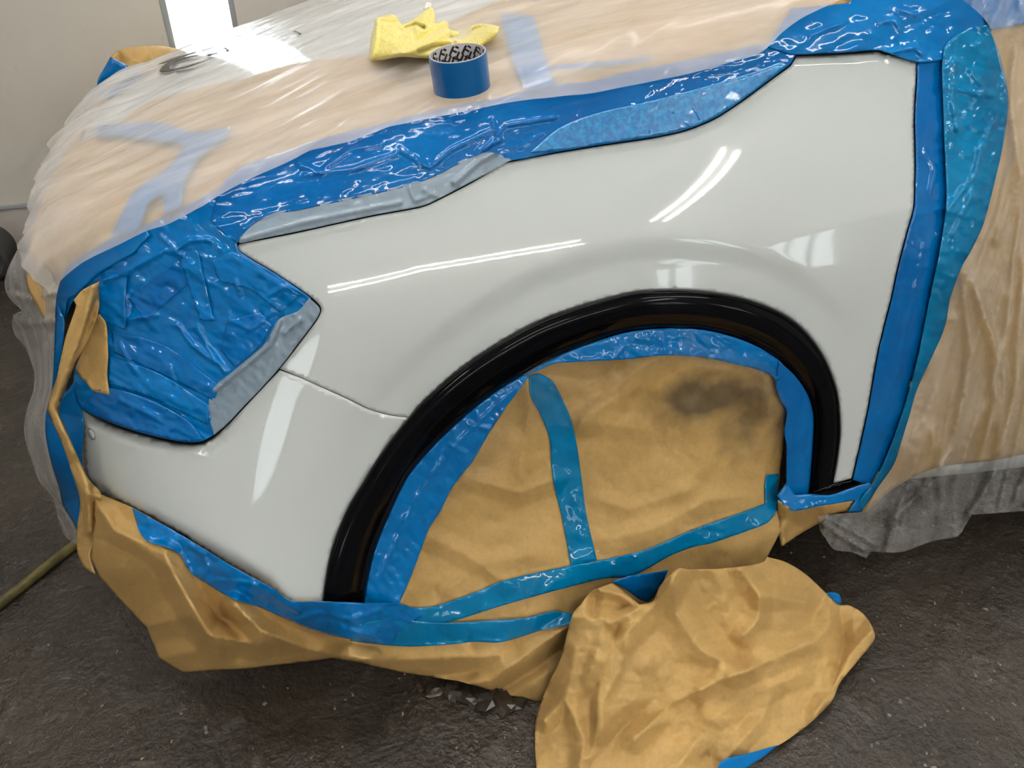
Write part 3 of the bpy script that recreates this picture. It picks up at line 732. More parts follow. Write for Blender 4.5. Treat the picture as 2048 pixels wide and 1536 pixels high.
# hanging folded strip at the front corner
HANG = tps([(190, 575, 'b', .03), (150, 610, 'b', .035), (185, 655, 'b', .035), (140, 700, 'b', .04), (110, 800, 'b', .04), (125, 800, 'b', .035), (150, 920, 'b', .03), (140, 900, 'b', .04), (183, 975, 'b', .02), (150, 960, 'b', .035), (200, 1000, 'b', .012), (160, 1060, 'y', .20), (190, 1100, 'y', .17), (185, 1148, 'y', .17), (160, 1130, 'y', .2)])
sheet('folded_paper_strip', [(147, 600), (165, 580), (198, 563), (197, 614), (185, 655), (165, 700), (150, 728), (132, 775), (118, 822), (128, 850), (140, 877), (152, 905), (163, 930), (180, 962), (202, 988), (198, 1030), (193, 1062), (180, 1112), (190, 1148), (178, 1142), (164, 1129), (154, 1099), (155, 1050), (160, 1000), (145, 950), (125, 890), (99, 832), (94, 812), (102, 785), (113, 757), (122, 715), (132, 672), (152, 612)], 'kraft', HANG, step=5,
      creases=[([(185, 575), (165, 660), (125, 770), (105, 815), (140, 890), (175, 970), (180, 1060)], .018, 14), ([(197, 600), (150, 720), (122, 800)], -.012, 10), ([(145, 940), (170, 985), (200, 995)], .012, 14)], disp=paper(60, .008, 71), thick=.0008, label='long folded brown paper strip hanging down the front corner beside the headlight', cat='masking paper')
sheet('headlight_paper_patch', [(186, 640), (198, 628), (212, 648), (216, 710), (214, 751), (219, 790), (200, 786), (185, 781), (172, 765), (155, 748), (152, 735), (165, 700)], 'kraft', off=.012, step=6, disp=paper(70, .006, 72), thick=.0006, label='small brown paper piece tucked beside the taped headlight', cat='masking paper')
# ------------------------------------------------------------------ blue tape
def wrinkle(amp, sc_, seed, stretch=(1, 1), rot=0., thr=.10, base=.35):
    ca, sa = math.cos(rot), math.sin(rot)
    def d(P, q):
        u = (q[:, 0]*ca+q[:, 1]*sa)*stretch[0]/sc_; v = (-q[:, 0]*sa+q[:, 1]*ca)*stretch[1]/sc_
        return amp*(.42*facets(u*1.3, v*2.6, seed+4)+.26*facets(u*3.4, v*5.4, seed+7)+.15)
    return d
TG = 'masking tape'
HOODT_UP = [(150, 527), (222, 479), (287, 452), (342, 424), (410, 390), (444, 369), (485, 332), (567, 304), (615, 285), (682, 267), (805, 236), (908, 212), (1024, 190), (1058, 180), (1113, 168), (1181, 163), (1250, 145), (1300, 135), (1367, 121), (1464, 101), (1523, 88), (1575, 92)]
FT = [(x, y) for x, y in FEND_TOP[::-1]]
sheet('bonnet_edge_tape', HOODT_UP[5:]+[(1592, 110), (1586, 120), (1580, 129), (1541, 158), (1483, 201), (1436, 232), (1405, 247), (1366, 261), (1300, 275), (1198, 290), (1113, 304), (1030, 320), (1000, 312), (969, 305), (920, 326), (875, 350), (822, 370), (740, 390), (655, 408), (600, 420), (554, 428), (510, 445), (485, 470), (474, 486), (450, 470), (420, 440)], 'tape_dark', off=.0065, step=3.5, disp=wrinkle(.004, 90, 2, (1, 1.6), -.25, .09, .25),
      creases=[([(600, 330), (640, 345), (700, 300), (760, 290)], .007, 12), ([(610, 350), (700, 340), (790, 310)], .006, 12), ([(800, 300), (860, 335), (900, 300), (985, 260)], .007, 12), ([(985, 240), (1000, 280), (960, 300), (940, 340)], .007, 10), ([(970, 300), (1010, 250), (1110, 235)], .006, 10), ([(1080, 270), (1040, 295)], .006, 10), ([(1290, 240), (1300, 265)], .006, 8), ([(1345, 225), (1375, 250), (1395, 250)], .006, 8), ([(1385, 215), (1400, 240)], .006, 8)],
      thick=.0006, label='wide wrinkled shiny blue tape band along the bonnet edge above the wing', cat=TG)
sheet('lower_bonnet_tape', [(1290, 205), (1430, 168), (1520, 140), (1560, 125), (1575, 130), (1540, 157), (1484, 200), (1437, 231), (1405, 245), (1366, 259), (1300, 273), (1198, 288), (1120, 301), (1060, 305), (1120, 255), (1200, 225)], 'tape_mottle', off=.009, step=6, disp=wrinkle(.003, 110, 5, (1, 1), 0, .05, .2), thick=.0005, label='mottled blue tape strip between the bonnet tape and the wing edge', cat=TG)
# clear film border over the wing gap
sheet('clear_film_border', [(1003, 332), (1017, 323), (1030, 319), (1000, 310), (969, 302), (920, 322), (875, 346), (822, 366), (740, 386), (655, 404), (600, 416), (554, 424), (505, 447), (480, 474), (478, 487), (540, 474), (600, 462), (737, 432), (839, 413), (862, 405), (942, 364)], 'film_edge', off=.006, step=4, disp=wrinkle(.005, 60, 14, (1, 1), -.3, .1, .2),
      creases=[([(480, 480), (600, 445), (800, 405)], .004, 8), ([(820, 375), (830, 400), (860, 390)], .005, 8), ([(850, 380), (880, 395)], .005, 8), ([(910, 365), (960, 320), (1000, 300)], .008, 10)], thick=.0003, label='clear film border between the blue bonnet tape and the white wing', cat='masking film')
# tape patch over the headlight
LAMPPOLY = [(133, 537), (160, 522), (222, 479), (300, 447), (342, 426), (410, 392), (440, 376), (470, 430), (474, 488), (478, 502), (506, 521), (547, 545), (598, 579), (622, 597), (600, 625), (560, 642), (533, 690), (472, 742), (427, 782), (421, 830), (430, 868), (404, 882), (378, 884), (357, 882), (316, 874), (271, 862), (228, 848), (187, 830), (160, 814), (148, 780), (150, 735), (175, 690), (196, 640), (196, 600), (198, 563), (165, 580), (147, 600), (128, 640), (108, 605), (118, 570)]
LAMP_W = wrinkle(.009, 75, 22, (1, 1.3), .6)
LAMP_C = [([(355, 650), (385, 690), (430, 725)], .010, 10), ([(395, 655), (415, 695), (450, 745)], .010, 10), ([(240, 690), (255, 720), (270, 740)], .008, 9), ([(250, 590), (250, 640), (310, 630)], .010, 14), ([(210, 560), (250, 545), (330, 500), (360, 510)], .010, 12), ([(320, 470), (350, 500), (380, 480), (420, 480)], .009, 10), ([(340, 740), (350, 770)], .006, 8), ([(470, 560), (480, 590)], .008, 8), ([(540, 590), (580, 570), (610, 590)], .008, 10), ([(545, 625), (500, 660), (460, 640)], .006, 12), ([(240, 800), (300, 830), (345, 860)], .006, 10)]
sheet('headlight_tape', LAMPPOLY, 'tape', off=.004, step=4, disp=LAMP_W, creases=LAMP_C,
      thick=.0006, label='large wrinkled blue tape patch covering the headlight', cat=TG)
sheet('headlight_film_border', [(636, 612), (640, 621), (634, 636), (610, 669), (579, 710), (557, 738), (519, 780), (487, 813), (455, 847), (428, 870), (418, 830), (424, 780), (470, 738), (530, 686), (556, 640), (596, 622), (618, 596)], 'film_edge', off=.007, step=4, disp=wrinkle(.006, 60, 29, (1, 1), .8, .12, .3), creases=[([(560, 640), (540, 690), (430, 780)], .006, 8), ([(570, 665), (600, 640)], .006, 9)], thick=.0003, label='crinkled clear film border along the right edge of the headlight', cat='masking film')
for k, (pl, of, lab) in enumerate([
    ([(355, 505), (395, 500), (425, 630), (432, 642), (400, 640), (380, 580)], .019, 'short blue tape strip laid down the middle of the headlight patch'),
    ([(196, 560), (255, 545), (250, 600), (252, 645), (248, 660), (225, 648), (200, 640), (196, 600)], .022, 'crumpled blue tape end beside the folded paper strip'),
    ([(212, 775), (300, 800), (380, 845), (405, 880), (378, 883), (316, 872), (240, 850), (200, 835), (165, 815), (185, 790)], .014, 'blue tape strip along the lower edge of the headlight')]):
    sheet('headlight_tape_strip', pl, 'tape' if k != 2 else 'tape_dark', off=.0085+.0012*k, step=4, disp=LAMP_W, creases=LAMP_C, thick=.0006, label=lab, cat=TG)
for k, (pl, of, mt, lab) in enumerate([
    ([(256, 597), (300, 560), (359, 518), (385, 560), (340, 600), (290, 642)], .0125, 'tape_dark', 'slanting blue tape piece across the upper left of the headlight'),
    ([(222, 660), (330, 692), (440, 772), (428, 802), (330, 752), (228, 706)], .0125, 'tape_dark', 'slanting blue tape piece across the middle of the headlight'),
    ([(218, 712), (320, 748), (420, 812), (415, 850), (300, 795), (218, 768)], .0145, 'tape', 'slanting blue tape piece just above the lower edge of the headlight'),
    ([(425, 520), (470, 505), (540, 548), (600, 590), (560, 625), (500, 580), (440, 560)], .0115, 'tape', 'blue tape piece along the upper right edge of the headlight'),
    ([(455, 640), (520, 625), (545, 650), (520, 690), (470, 735), (440, 700)], .0115, 'tape_dark', 'blue tape piece beside the clear film border of the headlight')]):
    sheet('headlight_tape_piece', pl, mt, off=.0052+.0006*k, step=4, disp=LAMP_W, creases=LAMP_C, thick=.0005, label=lab, cat=TG)
sheet('nose_tape_band', [(133, 535), (160, 515), (222, 478), (287, 450), (300, 470), (260, 510), (200, 545), (152, 590), (135, 600), (128, 640), (110, 606), (120, 565)], 'tape', off=.009, step=5, disp=wrinkle(.004, 80, 91, (1, 1), .5), thick=.0006, label='blue tape band curving over the nose above the folded paper strip', cat=TG)
LF = tps([(118, 600, 'b', .012), (110, 700, 'b', .02), (125, 760, 'b', .014), (95, 850, 'b', .03), (150, 830, 'b', .004), (165, 930, 'b', .006), (105, 930, 'b', .035), (160, 990, 'b', .012), (155, 1062, 'y', .23), (125, 1000, 'y', .27)])
sheet('front_corner_tape', [(113, 606), (128, 640), (125, 690), (112, 757), (104, 790), (118, 800), (128, 790), (150, 760), (161, 816), (167, 843), (164, 928), (180, 968), (162, 995), (157, 1064), (140, 1035), (126, 1011), (118, 977), (103, 928), (91, 870), (92, 826), (104, 775), (108, 700)], 'tape', LF, step=6, disp=wrinkle(.004, 70, 95), thick=.0006, label='long vertical blue tape strip behind the folded paper at the front corner', cat=TG)
# arch tape ring (left, top, right) following the inner lip
RING = tps([(729, 1209, 'b', -.010), (760, 1100, 'b', -.010), (822, 946, 'b', -.010), (908, 853, 'b', -.010), (1044, 751, 'b', -.010), (1181, 686, 'b', -.010), (1308, 657, 'b', -.010), (1425, 662, 'b', -.010), (1523, 697, 'b', -.010), (1593, 753, 'b', -.010), (1628, 851, 'b', -.010), (1618, 985, 'b', -.010),
            (800, 1200, 'b', .008), (860, 1050, 'b', -.002), (950, 915, 'b', -.002), (1050, 770, 'b', -.002), (1215, 715, 'b', -.002), (1328, 706, 'b', -.002), (1464, 722, 'b', -.002), (1550, 770, 'b', -.010), (1570, 900, 'b', -.012), (1573, 967, 'b', -.012)])
ai = ARCH_IN
sheet('arch_tape', [(x-1, y+1) for x, y in ai[0:10]]+[(1060, 745), (1050, 765), (1017, 808), (986, 852), (969, 882), (945, 924), (928, 944), (904, 976), (879, 1026), (867, 1043), (856, 1062), (822, 1153), (797, 1211), (760, 1214)], 'tape', RING, step=4, disp=wrinkle(.010, 60, 31, (1, 1), .9, .1, .3), creases=[([(760, 1150), (830, 1000), (900, 900), (1030, 775)], .006, 10), ([(940, 850), (985, 860)], .008, 12), ([(900, 890), (930, 905)], .008, 10)], thick=.0006, label='broad crinkled blue tape band down the left inside of the wheel arch', cat=TG)
sheet('arch_top_tape', [(1044, 752), (1113, 714), (1181, 687), (1249, 666), (1308, 658), (1367, 657), (1425, 663), (1484, 680), (1523, 698), (1560, 722), (1575, 745), (1552, 765), (1546, 753), (1515, 739), (1464, 727), (1406, 715), (1328, 711), (1250, 719), (1215, 721), (1147, 724), (1106, 728), (1075, 742)], 'tape', RING, off=.003, step=4, disp=wrinkle(.009, 50, 36, (1, 1), .2, .1, .3), creases=[([(1325, 665), (1330, 700)], .008, 9), ([(1395, 670), (1415, 690)], .008, 10), ([(1250, 690), (1225, 720)], .006, 8)], thick=.0006, label='blue tape band curving over the inside top of the wheel arch', cat=TG)
sheet('arch_rear_tape', [(1558, 722), (1593, 755), (1615, 789), (1625, 820), (1627, 851), (1623, 920), (1617, 986), (1612, 1004), (1575, 985), (1573, 967), (1573, 890), (1569, 862), (1574, 823), (1562, 804), (1552, 769)], 'tape_dark', RING, off=.006, step=4, disp=wrinkle(.006, 50, 38, (1, 1), 1.5), thick=.0006, label='blue tape band down the right inside of the wheel arch', cat=TG)
sheet('sill_tape', [(1554, 992), (1573, 965), (1590, 990), (1618, 988), (1660, 990), (1700, 977), (1738, 965), (1750, 975), (1723, 1024), (1696, 1024), (1712, 1000), (1679, 1006), (1640, 1012), (1589, 1022), (1570, 1012)], 'tape', tps([(1554, 992, 'b', -.004), (1573, 965, 'b', -.01), (1618, 990, 'b', .006), (1700, 978, 'b', .008), (1750, 975, 'b', .012), (1723, 1024, 'b', .012), (1589, 1022, 'b', .014), (1679, 1006, 'b', .014)]), step=5, disp=wrinkle(.003, 50, 44), thick=.0006, label='blue tape strip under the black trim along the sill', cat=TG)
# door gap tapes
sheet('door_gap_tape', [(1837, 124), (1870, 100), (1895, 110), (1893, 200), (1898, 300), (1903, 400), (1897, 440), (1885, 520), (1868, 600), (1846, 700), (1812, 830), (1770, 960), (1738, 968), (1706, 960), (1735, 831), (1758, 703), (1784, 598), (1797, 538), (1817, 460), (1828, 421), (1831, 382), (1832, 312), (1831, 234), (1835, 156)], 'tape_dark', off=.003, step=5, disp=wrinkle(.004, 70, 51, (1.6, 1), 0, .08, .3), creases=[([(1832, 180), (1830, 320)], .004, 6), ([(1850, 300), (1870, 340), (1862, 380)], .006, 10), ([(1830, 430), (1890, 415)], .005, 8), ([(1850, 480), (1835, 560), (1780, 800)], .003, 7)], thick=.0006, label='vertical blue tape strip along the rear edge of the wing', cat=TG)
sheet('door_tape', [(1888, 100), (1930, 60), (1975, 50), (2000, 110), (2017, 195), (2014, 240), (2006, 292), (1986, 378), (1967, 448), (1942, 502), (1924, 533), (1902, 593), (1889, 656), (1862, 718), (1834, 780), (1819, 831), (1803, 882), (1788, 928), (1756, 975), (1740, 1000), (1722, 1024), (1720, 1000), (1750, 962), (1790, 870), (1830, 740), (1855, 620), (1880, 500), (1893, 400), (1888, 250)], 'tape_teal', off=.010, step=4.5, disp=wrinkle(.012, 70, 55, (1.4, 1), .2, .1, .3),
      creases=[([(1910, 120), (1905, 200), (1915, 260)], .010, 12), ([(1920, 180), (1990, 190)], .008, 12), ([(1990, 240), (1960, 300), (1940, 400), (1905, 470)], .008, 10), ([(1940, 140), (1970, 180), (1945, 210)], .008, 10), ([(1895, 420), (1950, 350), (1965, 290)], .008, 10)], thick=.0006, label='wide crinkled teal-blue tape strip on the door beside the wing', cat=TG)
TR = [(1554, 62), (1568, 40), (1581, 27), (1579, 17), (1640, 12), (1700, 5), (1705, -30), (1850, -50), (1965, -30), (1968, 25), (1985, 60), (1960, 90), (1900, 115), (1838, 124), (1772, 105), (1756, 100), (1698, 104), (1640, 107), (1592, 109), (1560, 102), (1530, 92)]
sheet('windscreen_corner_tape', TR, 'tape', off=.008, step=4.5, disp=wrinkle(.006, 90, 58, (1, 1), -.3, .1, .3), creases=[([(1620, 70), (1690, 45)], .006, 8), ([(1760, 45), (1790, 40), (1800, 60)], .008, 9), ([(1780, 105), (1830, 95), (1845, 110)], .009, 9), ([(1800, 20), (1830, 30)], .008, 10)], thick=.0006, label='blue tape patch at the top right corner above the wing', cat=TG)
MAT['tape_pale'] = tape('blue_tape_seen_through_film', (.03, .17, .42), (.04, .2, .46), .4)
sheet('pillar_tape', [(1968, 0), (2060, -25), (2320, -70), (2330, -5), (2120, 32), (2048, 48), (1985, 60), (1966, 30)], 'tape', off=.010, step=7, disp=wrinkle(.004, 80, 59), thick=.0006, label='blue tape strip under film running off the top right corner', cat=TG)
# tape over the papers
PAPER_X = [(p_, a_*2, w_/.75) for p_, a_, w_ in PAPER_C]   # sheet() halves folds on tape; these follow the paper below
sheet('upright_paper_tape', [(1058, 752), (1075, 747), (1090, 752), (1106, 763), (1130, 809), (1143, 843), (1154, 891), (1164, 963), (1173, 1030), (1194, 1120), (1142, 1133), (1127, 1049), (1106, 956), (1099, 877), (1079, 826), (1062, 792)], 'tape_teal', FIELD, off=.0035, step=4.5, disp=PAPER_D, creases=PAPER_X, thick=.0006, label='upright blue tape strip across the brown paper in the wheel arch', cat=TG)
sheet('slanting_paper_tape', [(795, 1214), (864, 1213), (947, 1186), (1012, 1160), (1142, 1131), (1214, 1118), (1298, 1097), (1375, 1064), (1430, 1044), (1482, 1026), (1531, 1007), (1530, 975), (1533, 950), (1557, 948), (1556, 1007), (1539, 1042), (1497, 1061), (1421, 1087), (1390, 1093), (1344, 1110), (1268, 1150), (1203, 1158), (1127, 1177), (1012, 1209), (894, 1245), (830, 1250), (790, 1235)], 'tape_teal', FIELD, off=.005, step=4.5, disp=PAPER_D, creases=PAPER_X, thick=.0006, label='long slanting blue tape strip across the foot of the wheel arch paper', cat=TG)
sheet('lower_paper_tape', [(720, 1250), (780, 1240), (894, 1246), (993, 1240), (1050, 1236), (1108, 1223), (1150, 1227), (1140, 1249), (1089, 1259), (1005, 1284), (947, 1284), (898, 1289), (822, 1293), (745, 1288), (700, 1282)], 'tape_teal', FIELD, off=.0065, step=4.5, disp=PAPER_D, creases=PAPER_X, thick=.0006, label='lower blue tape strip running right into the crumpled paper', cat=TG)
FOOT_W = wrinkle(.008, 55, 70, (1, 1), .5)
sheet('bumper_foot_tape', [(264, 1016), (366, 1072), (458, 1129), (549, 1179), (580, 1201), (646, 1203), (729, 1206), (800, 1208), (850, 1228), (820, 1250), (790, 1275), (780, 1290), (745, 1286), (648, 1268), (591, 1247), (515, 1213), (458, 1194), (412, 1167), (389, 1152), (374, 1133), (362, 1110), (336, 1095), (297, 1083), (278, 1061)], 'tape', FIELD, off=.0045, step=4, disp=lambda P, q: PAPER_D(P, q)+FOOT_W(P, q), creases=PAPER_X+[(p_, a_*.8, w_) for p_, a_, w_ in [([(380, 1090), (410, 1110), (415, 1140), (400, 1150)], .010, 10), ([(290, 1030), (300, 1045)], .008, 7), ([(430, 1160), (500, 1165), (600, 1225)], .006, 9), ([(590, 1240), (640, 1225), (700, 1240), (760, 1220)], .008, 10), ([(700, 1260), (740, 1270), (760, 1288)], .008, 9), ([(480, 1180), (560, 1205)], .005, 9)]], thick=.0006, label='crinkled blue tape strip along the lower edge of the white bumper', cat=TG)
# tape on the heap
sheet('heap_top_tape', [(1224, 1164), (1260, 1152), (1300, 1146), (1337, 1140), (1322, 1172), (1306, 1196), (1295, 1204), (1279, 1199), (1250, 1178)], 'tape', tps([(1224, 1164, 'y', -.085), (1337, 1140, 'y', -.095), (1295, 1204, 'y', -.09), (1260, 1152, 'y', -.085)]), step=5, disp=wrinkle(.004, 40, 73), thick=.0006, label='crumpled blue tape showing behind the top of the paper heap', cat=TG)
sheet('heap_side_tape', [(1652, 1186), (1665, 1184), (1678, 1187), (1683, 1200), (1680, 1210), (1668, 1206)], 'tape', tps([(1652, 1186, 'y', -.09), (1683, 1200, 'y', -.10), (1678, 1187, 'y', -.09), (1668, 1206, 'y', -.10)]), step=4, thick=.0006, label='small blue tape tab at the right edge of the paper heap', cat=TG)
sheet('heap_foot_tape', [(1430, 1545), (1447, 1520), (1500, 1506), (1556, 1490), (1530, 1512), (1490, 1538), (1460, 1560)], 'tape', tps([(1430, 1545, 'z', .05), (1556, 1490, 'z', .03), (1490, 1538, 'z', .03), (1447, 1520, 'z', .055)]), step=5, thick=.0006, label='blue tape strip at the bottom edge of the paper heap', cat=TG)
# tape on the bonnet paper, under the film
sheet('bonnet_cross_tape', [(191, 252), (239, 247), (291, 243), (342, 250), (386, 263), (461, 253), (455, 273), (420, 294), (393, 318), (378, 340), (355, 312), (369, 286), (308, 281), (239, 271), (191, 273)], 'tape_pale', off=.012, step=6, thick=.0005, label='pale blue tape strip under the film across the front of the bonnet', cat=TG)
sheet('nose_fork_tape', [(355, 310), (393, 320), (376, 350), (369, 362), (362, 412), (328, 430), (325, 386), (297, 406), (273, 458), (219, 478), (246, 420), (270, 379), (325, 342)], 'tape_pale', off=.013, step=6, disp=wrinkle(.003, 60, 97), thick=.0005, label='forked blue tape strip under the film running down the nose', cat=TG)
sheet('bonnet_rear_tape', [(1000, 26), (1030, 27), (1068, 31), (1089, 109), (1113, 169), (1080, 180), (1051, 184), (1031, 137), (1010, 68)], 'tape_pale', off=.012, step=6, thick=.0005, label='pale blue tape strip under the film beside the tape roll', cat=TG)
sheet('bonnet_thin_tape', [(1100, 132), (1160, 126), (1230, 121), (1300, 112), (1302, 120), (1230, 130), (1160, 136), (1102, 139)], 'tape_pale', off=.012, step=6, thick=.0005, label='thin pale blue tape line under the film right of the tape roll', cat=TG)

# ------------------------------------------------------------------ clear film
def film_w(P):
    u, v = P[:, 0]+P[:, 1]*.45, P[:, 1]-P[:, 0]*.45
    r = veins(u*1.6, v*7, 101, .35)*.0035+veins(u*2.4, v*15, 104, .35)*.002+.0015*np.abs(fbm(u*3, v*6, 107))
    nose = _ss(-.62, -.80, P[:, 0])
    w = veins((P[:, 0]+P[:, 2]*.8)*1.6, (P[:, 1]*.9+P[:, 2]*.45)*7, 111, .45)*.012+veins((P[:, 0]+P[:, 2])*2, (P[:, 1]+P[:, 2]*.3)*15, 115, .4)*.006
    return r*(1-.5*nose)+nose*(1.25*w+.004)
fl = resample([(2150, -110), (2000, -90), (1850, -70), (1720, -12), (1612, 36), (1568, 66), (1523, 108), (1464, 128), (1367, 154), (1250, 178), (1181, 192), (1113, 200), (1024, 210), (908, 232), (805, 254), (700, 290), (615, 312), (567, 335), (485, 375), (410, 425), (342, 460), (287, 480), (222, 515), (170, 545), (133, 575), (112, 602)], 6, False)
FB, _, _ = hit(fl+np.stack([np.zeros(len(fl)), np.interp(fl[:, 0], [300, 650], [-15., -4.])], 1), .0155)
P, F = columns(FB, np.full(len(FB), 1.66), .0155, 240, film_w)
bfilm = link('bonnet_film', P, F, 'film_hood', thick=.0, label='clear plastic film stretched over the bonnet with black print near the front', cat='masking film')
MAT['ink'] = simple('black_print_ink', (.035, .028, .028), .4)
def k4(l): return [(300+x*.1758, 30+y*.1758) for x, y in l]
for pl in (k4([(105, 640), (118, 610), (190, 545), (300, 498), (420, 470), (540, 452), (545, 462), (430, 488), (310, 530), (245, 580), (232, 603), (300, 604), (400, 582), (480, 556), (600, 520), (690, 492), (690, 500), (600, 535), (500, 572), (400, 602), (300, 625), (200, 645), (130, 650)]),
           k4([(90, 558), (180, 520), (330, 465), (430, 440), (520, 418), (522, 430), (430, 458), (345, 490), (290, 516), (240, 526), (150, 552)]),
           k4([(590, 402), (650, 385), (712, 366), (714, 372), (650, 392), (596, 410)]), k4([(640, 440), (700, 436), (765, 428), (764, 438), (720, 446), (690, 462), (630, 466), (660, 452)]),
           k4([(832, 374), (860, 370), (905, 404), (890, 414), (862, 412), (876, 398)]), k4([(1622, 184), (1650, 176), (1690, 192), (1726, 212), (1705, 222), (1680, 210), (1662, 190), (1640, 190)]),
           [(238, 166), (243, 162), (250, 160), (249, 163), (243, 166)]):
    sheet('printed_mark', pl, 'ink', off=.0235, step=2.5, thick=.0002, parent=bfilm)
def hug(fld):
    def g(q):
        _, ok, t_ = hit(q, .024)
        return np.where(ok, np.minimum(fld(q), t_), fld(q))
    return g
sheet('door_film', [(1730, 1020), (1756, 975), (1788, 928), (1803, 882), (1819, 831), (1834, 780), (1862, 718), (1889, 656), (1902, 593), (1924, 533), (1942, 502), (1967, 448), (1986, 378), (2004, 300), (2012, 200), (1995, 110), (1970, 40), (1900, -20), (1960, -60), (2320, -80), (2330, 500), (2330, 1000), (2150, 1015), (2046, 1022), (1943, 1030), (1930, 1052), (1916, 1072), (1863, 1083), (1802, 1104), (1741, 1103), (1733, 1117), (1705, 1105), (1668, 1099), (1650, 1075), (1640, 1061), (1636, 1032), (1690, 1026)], 'film_door',
      hug(tps([(1756, 975, 'b', 0.030), (1834, 780, 'b', 0.030), (1902, 593, 'b', 0.030), (1967, 448, 'b', 0.030), (2012, 200, 'b', 0.030), (1970, 40, 'b', 0.034), (1900, -20, 'b', 0.034), (2320, -80, 'b', 0.030), (2330, 500, 'b', 0.040), (2100, 200, 'b', 0.040), (2050, 600, 'b', 0.045), (1950, 800, 'b', 0.045), (2330, 850, 'b', 0.050), (1900, 920, 'b', 0.040), (1690, 1026, 'b', 0.022), (1640, 1045, 'y', .02), (1668, 1097, 'z', .03), (1733, 1115, 'z', .01), (1863, 1083, 'z', .015), (1943, 1030, 'z', .06), (2046, 1022, 'z', .04), (2330, 1000, 'z', .02), (1800, 1030, 'b', 0.030)])), step=6,
      disp=lambda P, q: .016*veins(q[:, 0]/70+q[:, 1]/260, q[:, 1]/420-q[:, 0]/900, 121, .25)+.008*veins(q[:, 0]/30+q[:, 1]/120, q[:, 1]/200, 125, .2)+.006*np.abs(fbm(q[:, 0]/110, q[:, 1]/160, 128)),
      creases=[([(1925, 545), (1940, 700), (1905, 900), (1840, 1000)], 0.027, 14), ([(1930, 540), (1985, 680), (1990, 800), (1960, 930)], 0.027, 14), ([(1960, 640), (1930, 800), (1880, 930)], 0.024, 10), ([(1950, 560), (2010, 760), (1990, 940), (1940, 1030)], 0.024, 14), ([(1640, 1040), (1680, 1070), (1730, 1100)], 0.020, 9), ([(1650, 1035), (1700, 1060), (1750, 1090)], 0.020, 9), ([(1780, 1045), (1850, 980), (1900, 900)], 0.024, 12), ([(2030, 100), (2020, 200), (2040, 350), (1990, 480)], 0.024, 14), ([(2048, 520), (2030, 800), (2000, 900)], 0.024, 14)],
      thick=0., label='loose clear plastic film hanging over the door at the right', cat='masking film')
sheet('front_film', [(112, 600), (108, 700), (104, 775), (92, 826), (91, 870), (103, 928), (118, 977), (126, 1011), (150, 1045), (156, 1090), (133, 1076), (118, 1045), (107, 1000), (79, 963), (65, 928), (51, 881), (48, 853), (55, 815), (66, 780), (68, 745), (51, 696), (31, 672), (24, 650), (26, 630), (44, 621), (17, 594), (9, 566), (17, 535), (34, 500), (80, 520), (120, 560)], 'film_front',
      tps([(112, 600, 'b', .03), (105, 760, 'b', .05), (91, 850, 'b', .06), (118, 977, 'b', .06), (150, 1045, 'y', .27), (156, 1090, 'y', .30), (107, 1000, 'y', .36), (65, 928, 'y', .45), (48, 853, 'y', .5), (66, 760, 'y', .55), (26, 640, 'y', .62), (12, 566, 'y', .60), (34, 500, 'y', .50), (80, 520, 'b', .03), (120, 560, 'b', .03)]), step=5,
      disp=lambda P, q: .006*veins(q[:, 0]/30, q[:, 1]/120, 131, .5)+.004*np.abs(fbm(q[:, 0]/40, q[:, 1]/60, 134)), creases=[([(30, 640), (70, 650), (110, 640)], .010, 14), ([(30, 665), (80, 655), (115, 670)], -.007, 12), ([(20, 590), (60, 600), (110, 585)], .010, 12)], thick=0., label='clear plastic film hanging loose down the front corner at the left', cat='masking film')
sheet('arch_film', [(1050, 770), (1113, 716), (1249, 668), (1367, 659), (1484, 682), (1560, 724), (1580, 760), (1575, 830), (1560, 880), (1545, 920), (1540, 860), (1520, 810), (1500, 750), (1440, 740), (1330, 735), (1230, 790), (1190, 850), (1160, 860), (1110, 850), (1060, 870), (1010, 930), (960, 960), (900, 1000), (940, 920), (1000, 840)], 'film_clear', tps([(1050, 770, 'b', .0), (1249, 668, 'b', -.012), (1484, 682, 'b', -.012), (1570, 760, 'b', -.01), (1560, 880, 'b', -.008), (1545, 920, 'b', -.004), (1330, 735, 'b', .004), (1190, 850, 'b', .004), (1060, 870, 'b', .004), (900, 1000, 'b', .012), (1000, 840, 'b', .004), (1500, 750, 'b', .004), (1400, 700, 'b', .0)]), step=5, disp=wrinkle(.010, 60, 141, (1, 1), .8, .12, .3),
      creases=[([(1160, 850), (1210, 790), (1300, 720)], .014, 10), ([(1130, 800), (1200, 770), (1240, 720)], .012, 9), ([(1060, 820), (1030, 800)], .01, 9), ([(1510, 745), (1525, 790), (1530, 850)], .014, 9), ([(1545, 760), (1530, 800)], .01, 8), ([(1565, 815), (1548, 860), (1545, 910)], .014, 9), ([(930, 950), (980, 950), (1010, 920)], .012, 9)], thick=0., label='shiny crinkled clear film edge hanging inside the top of the wheel arch', cat='masking film')

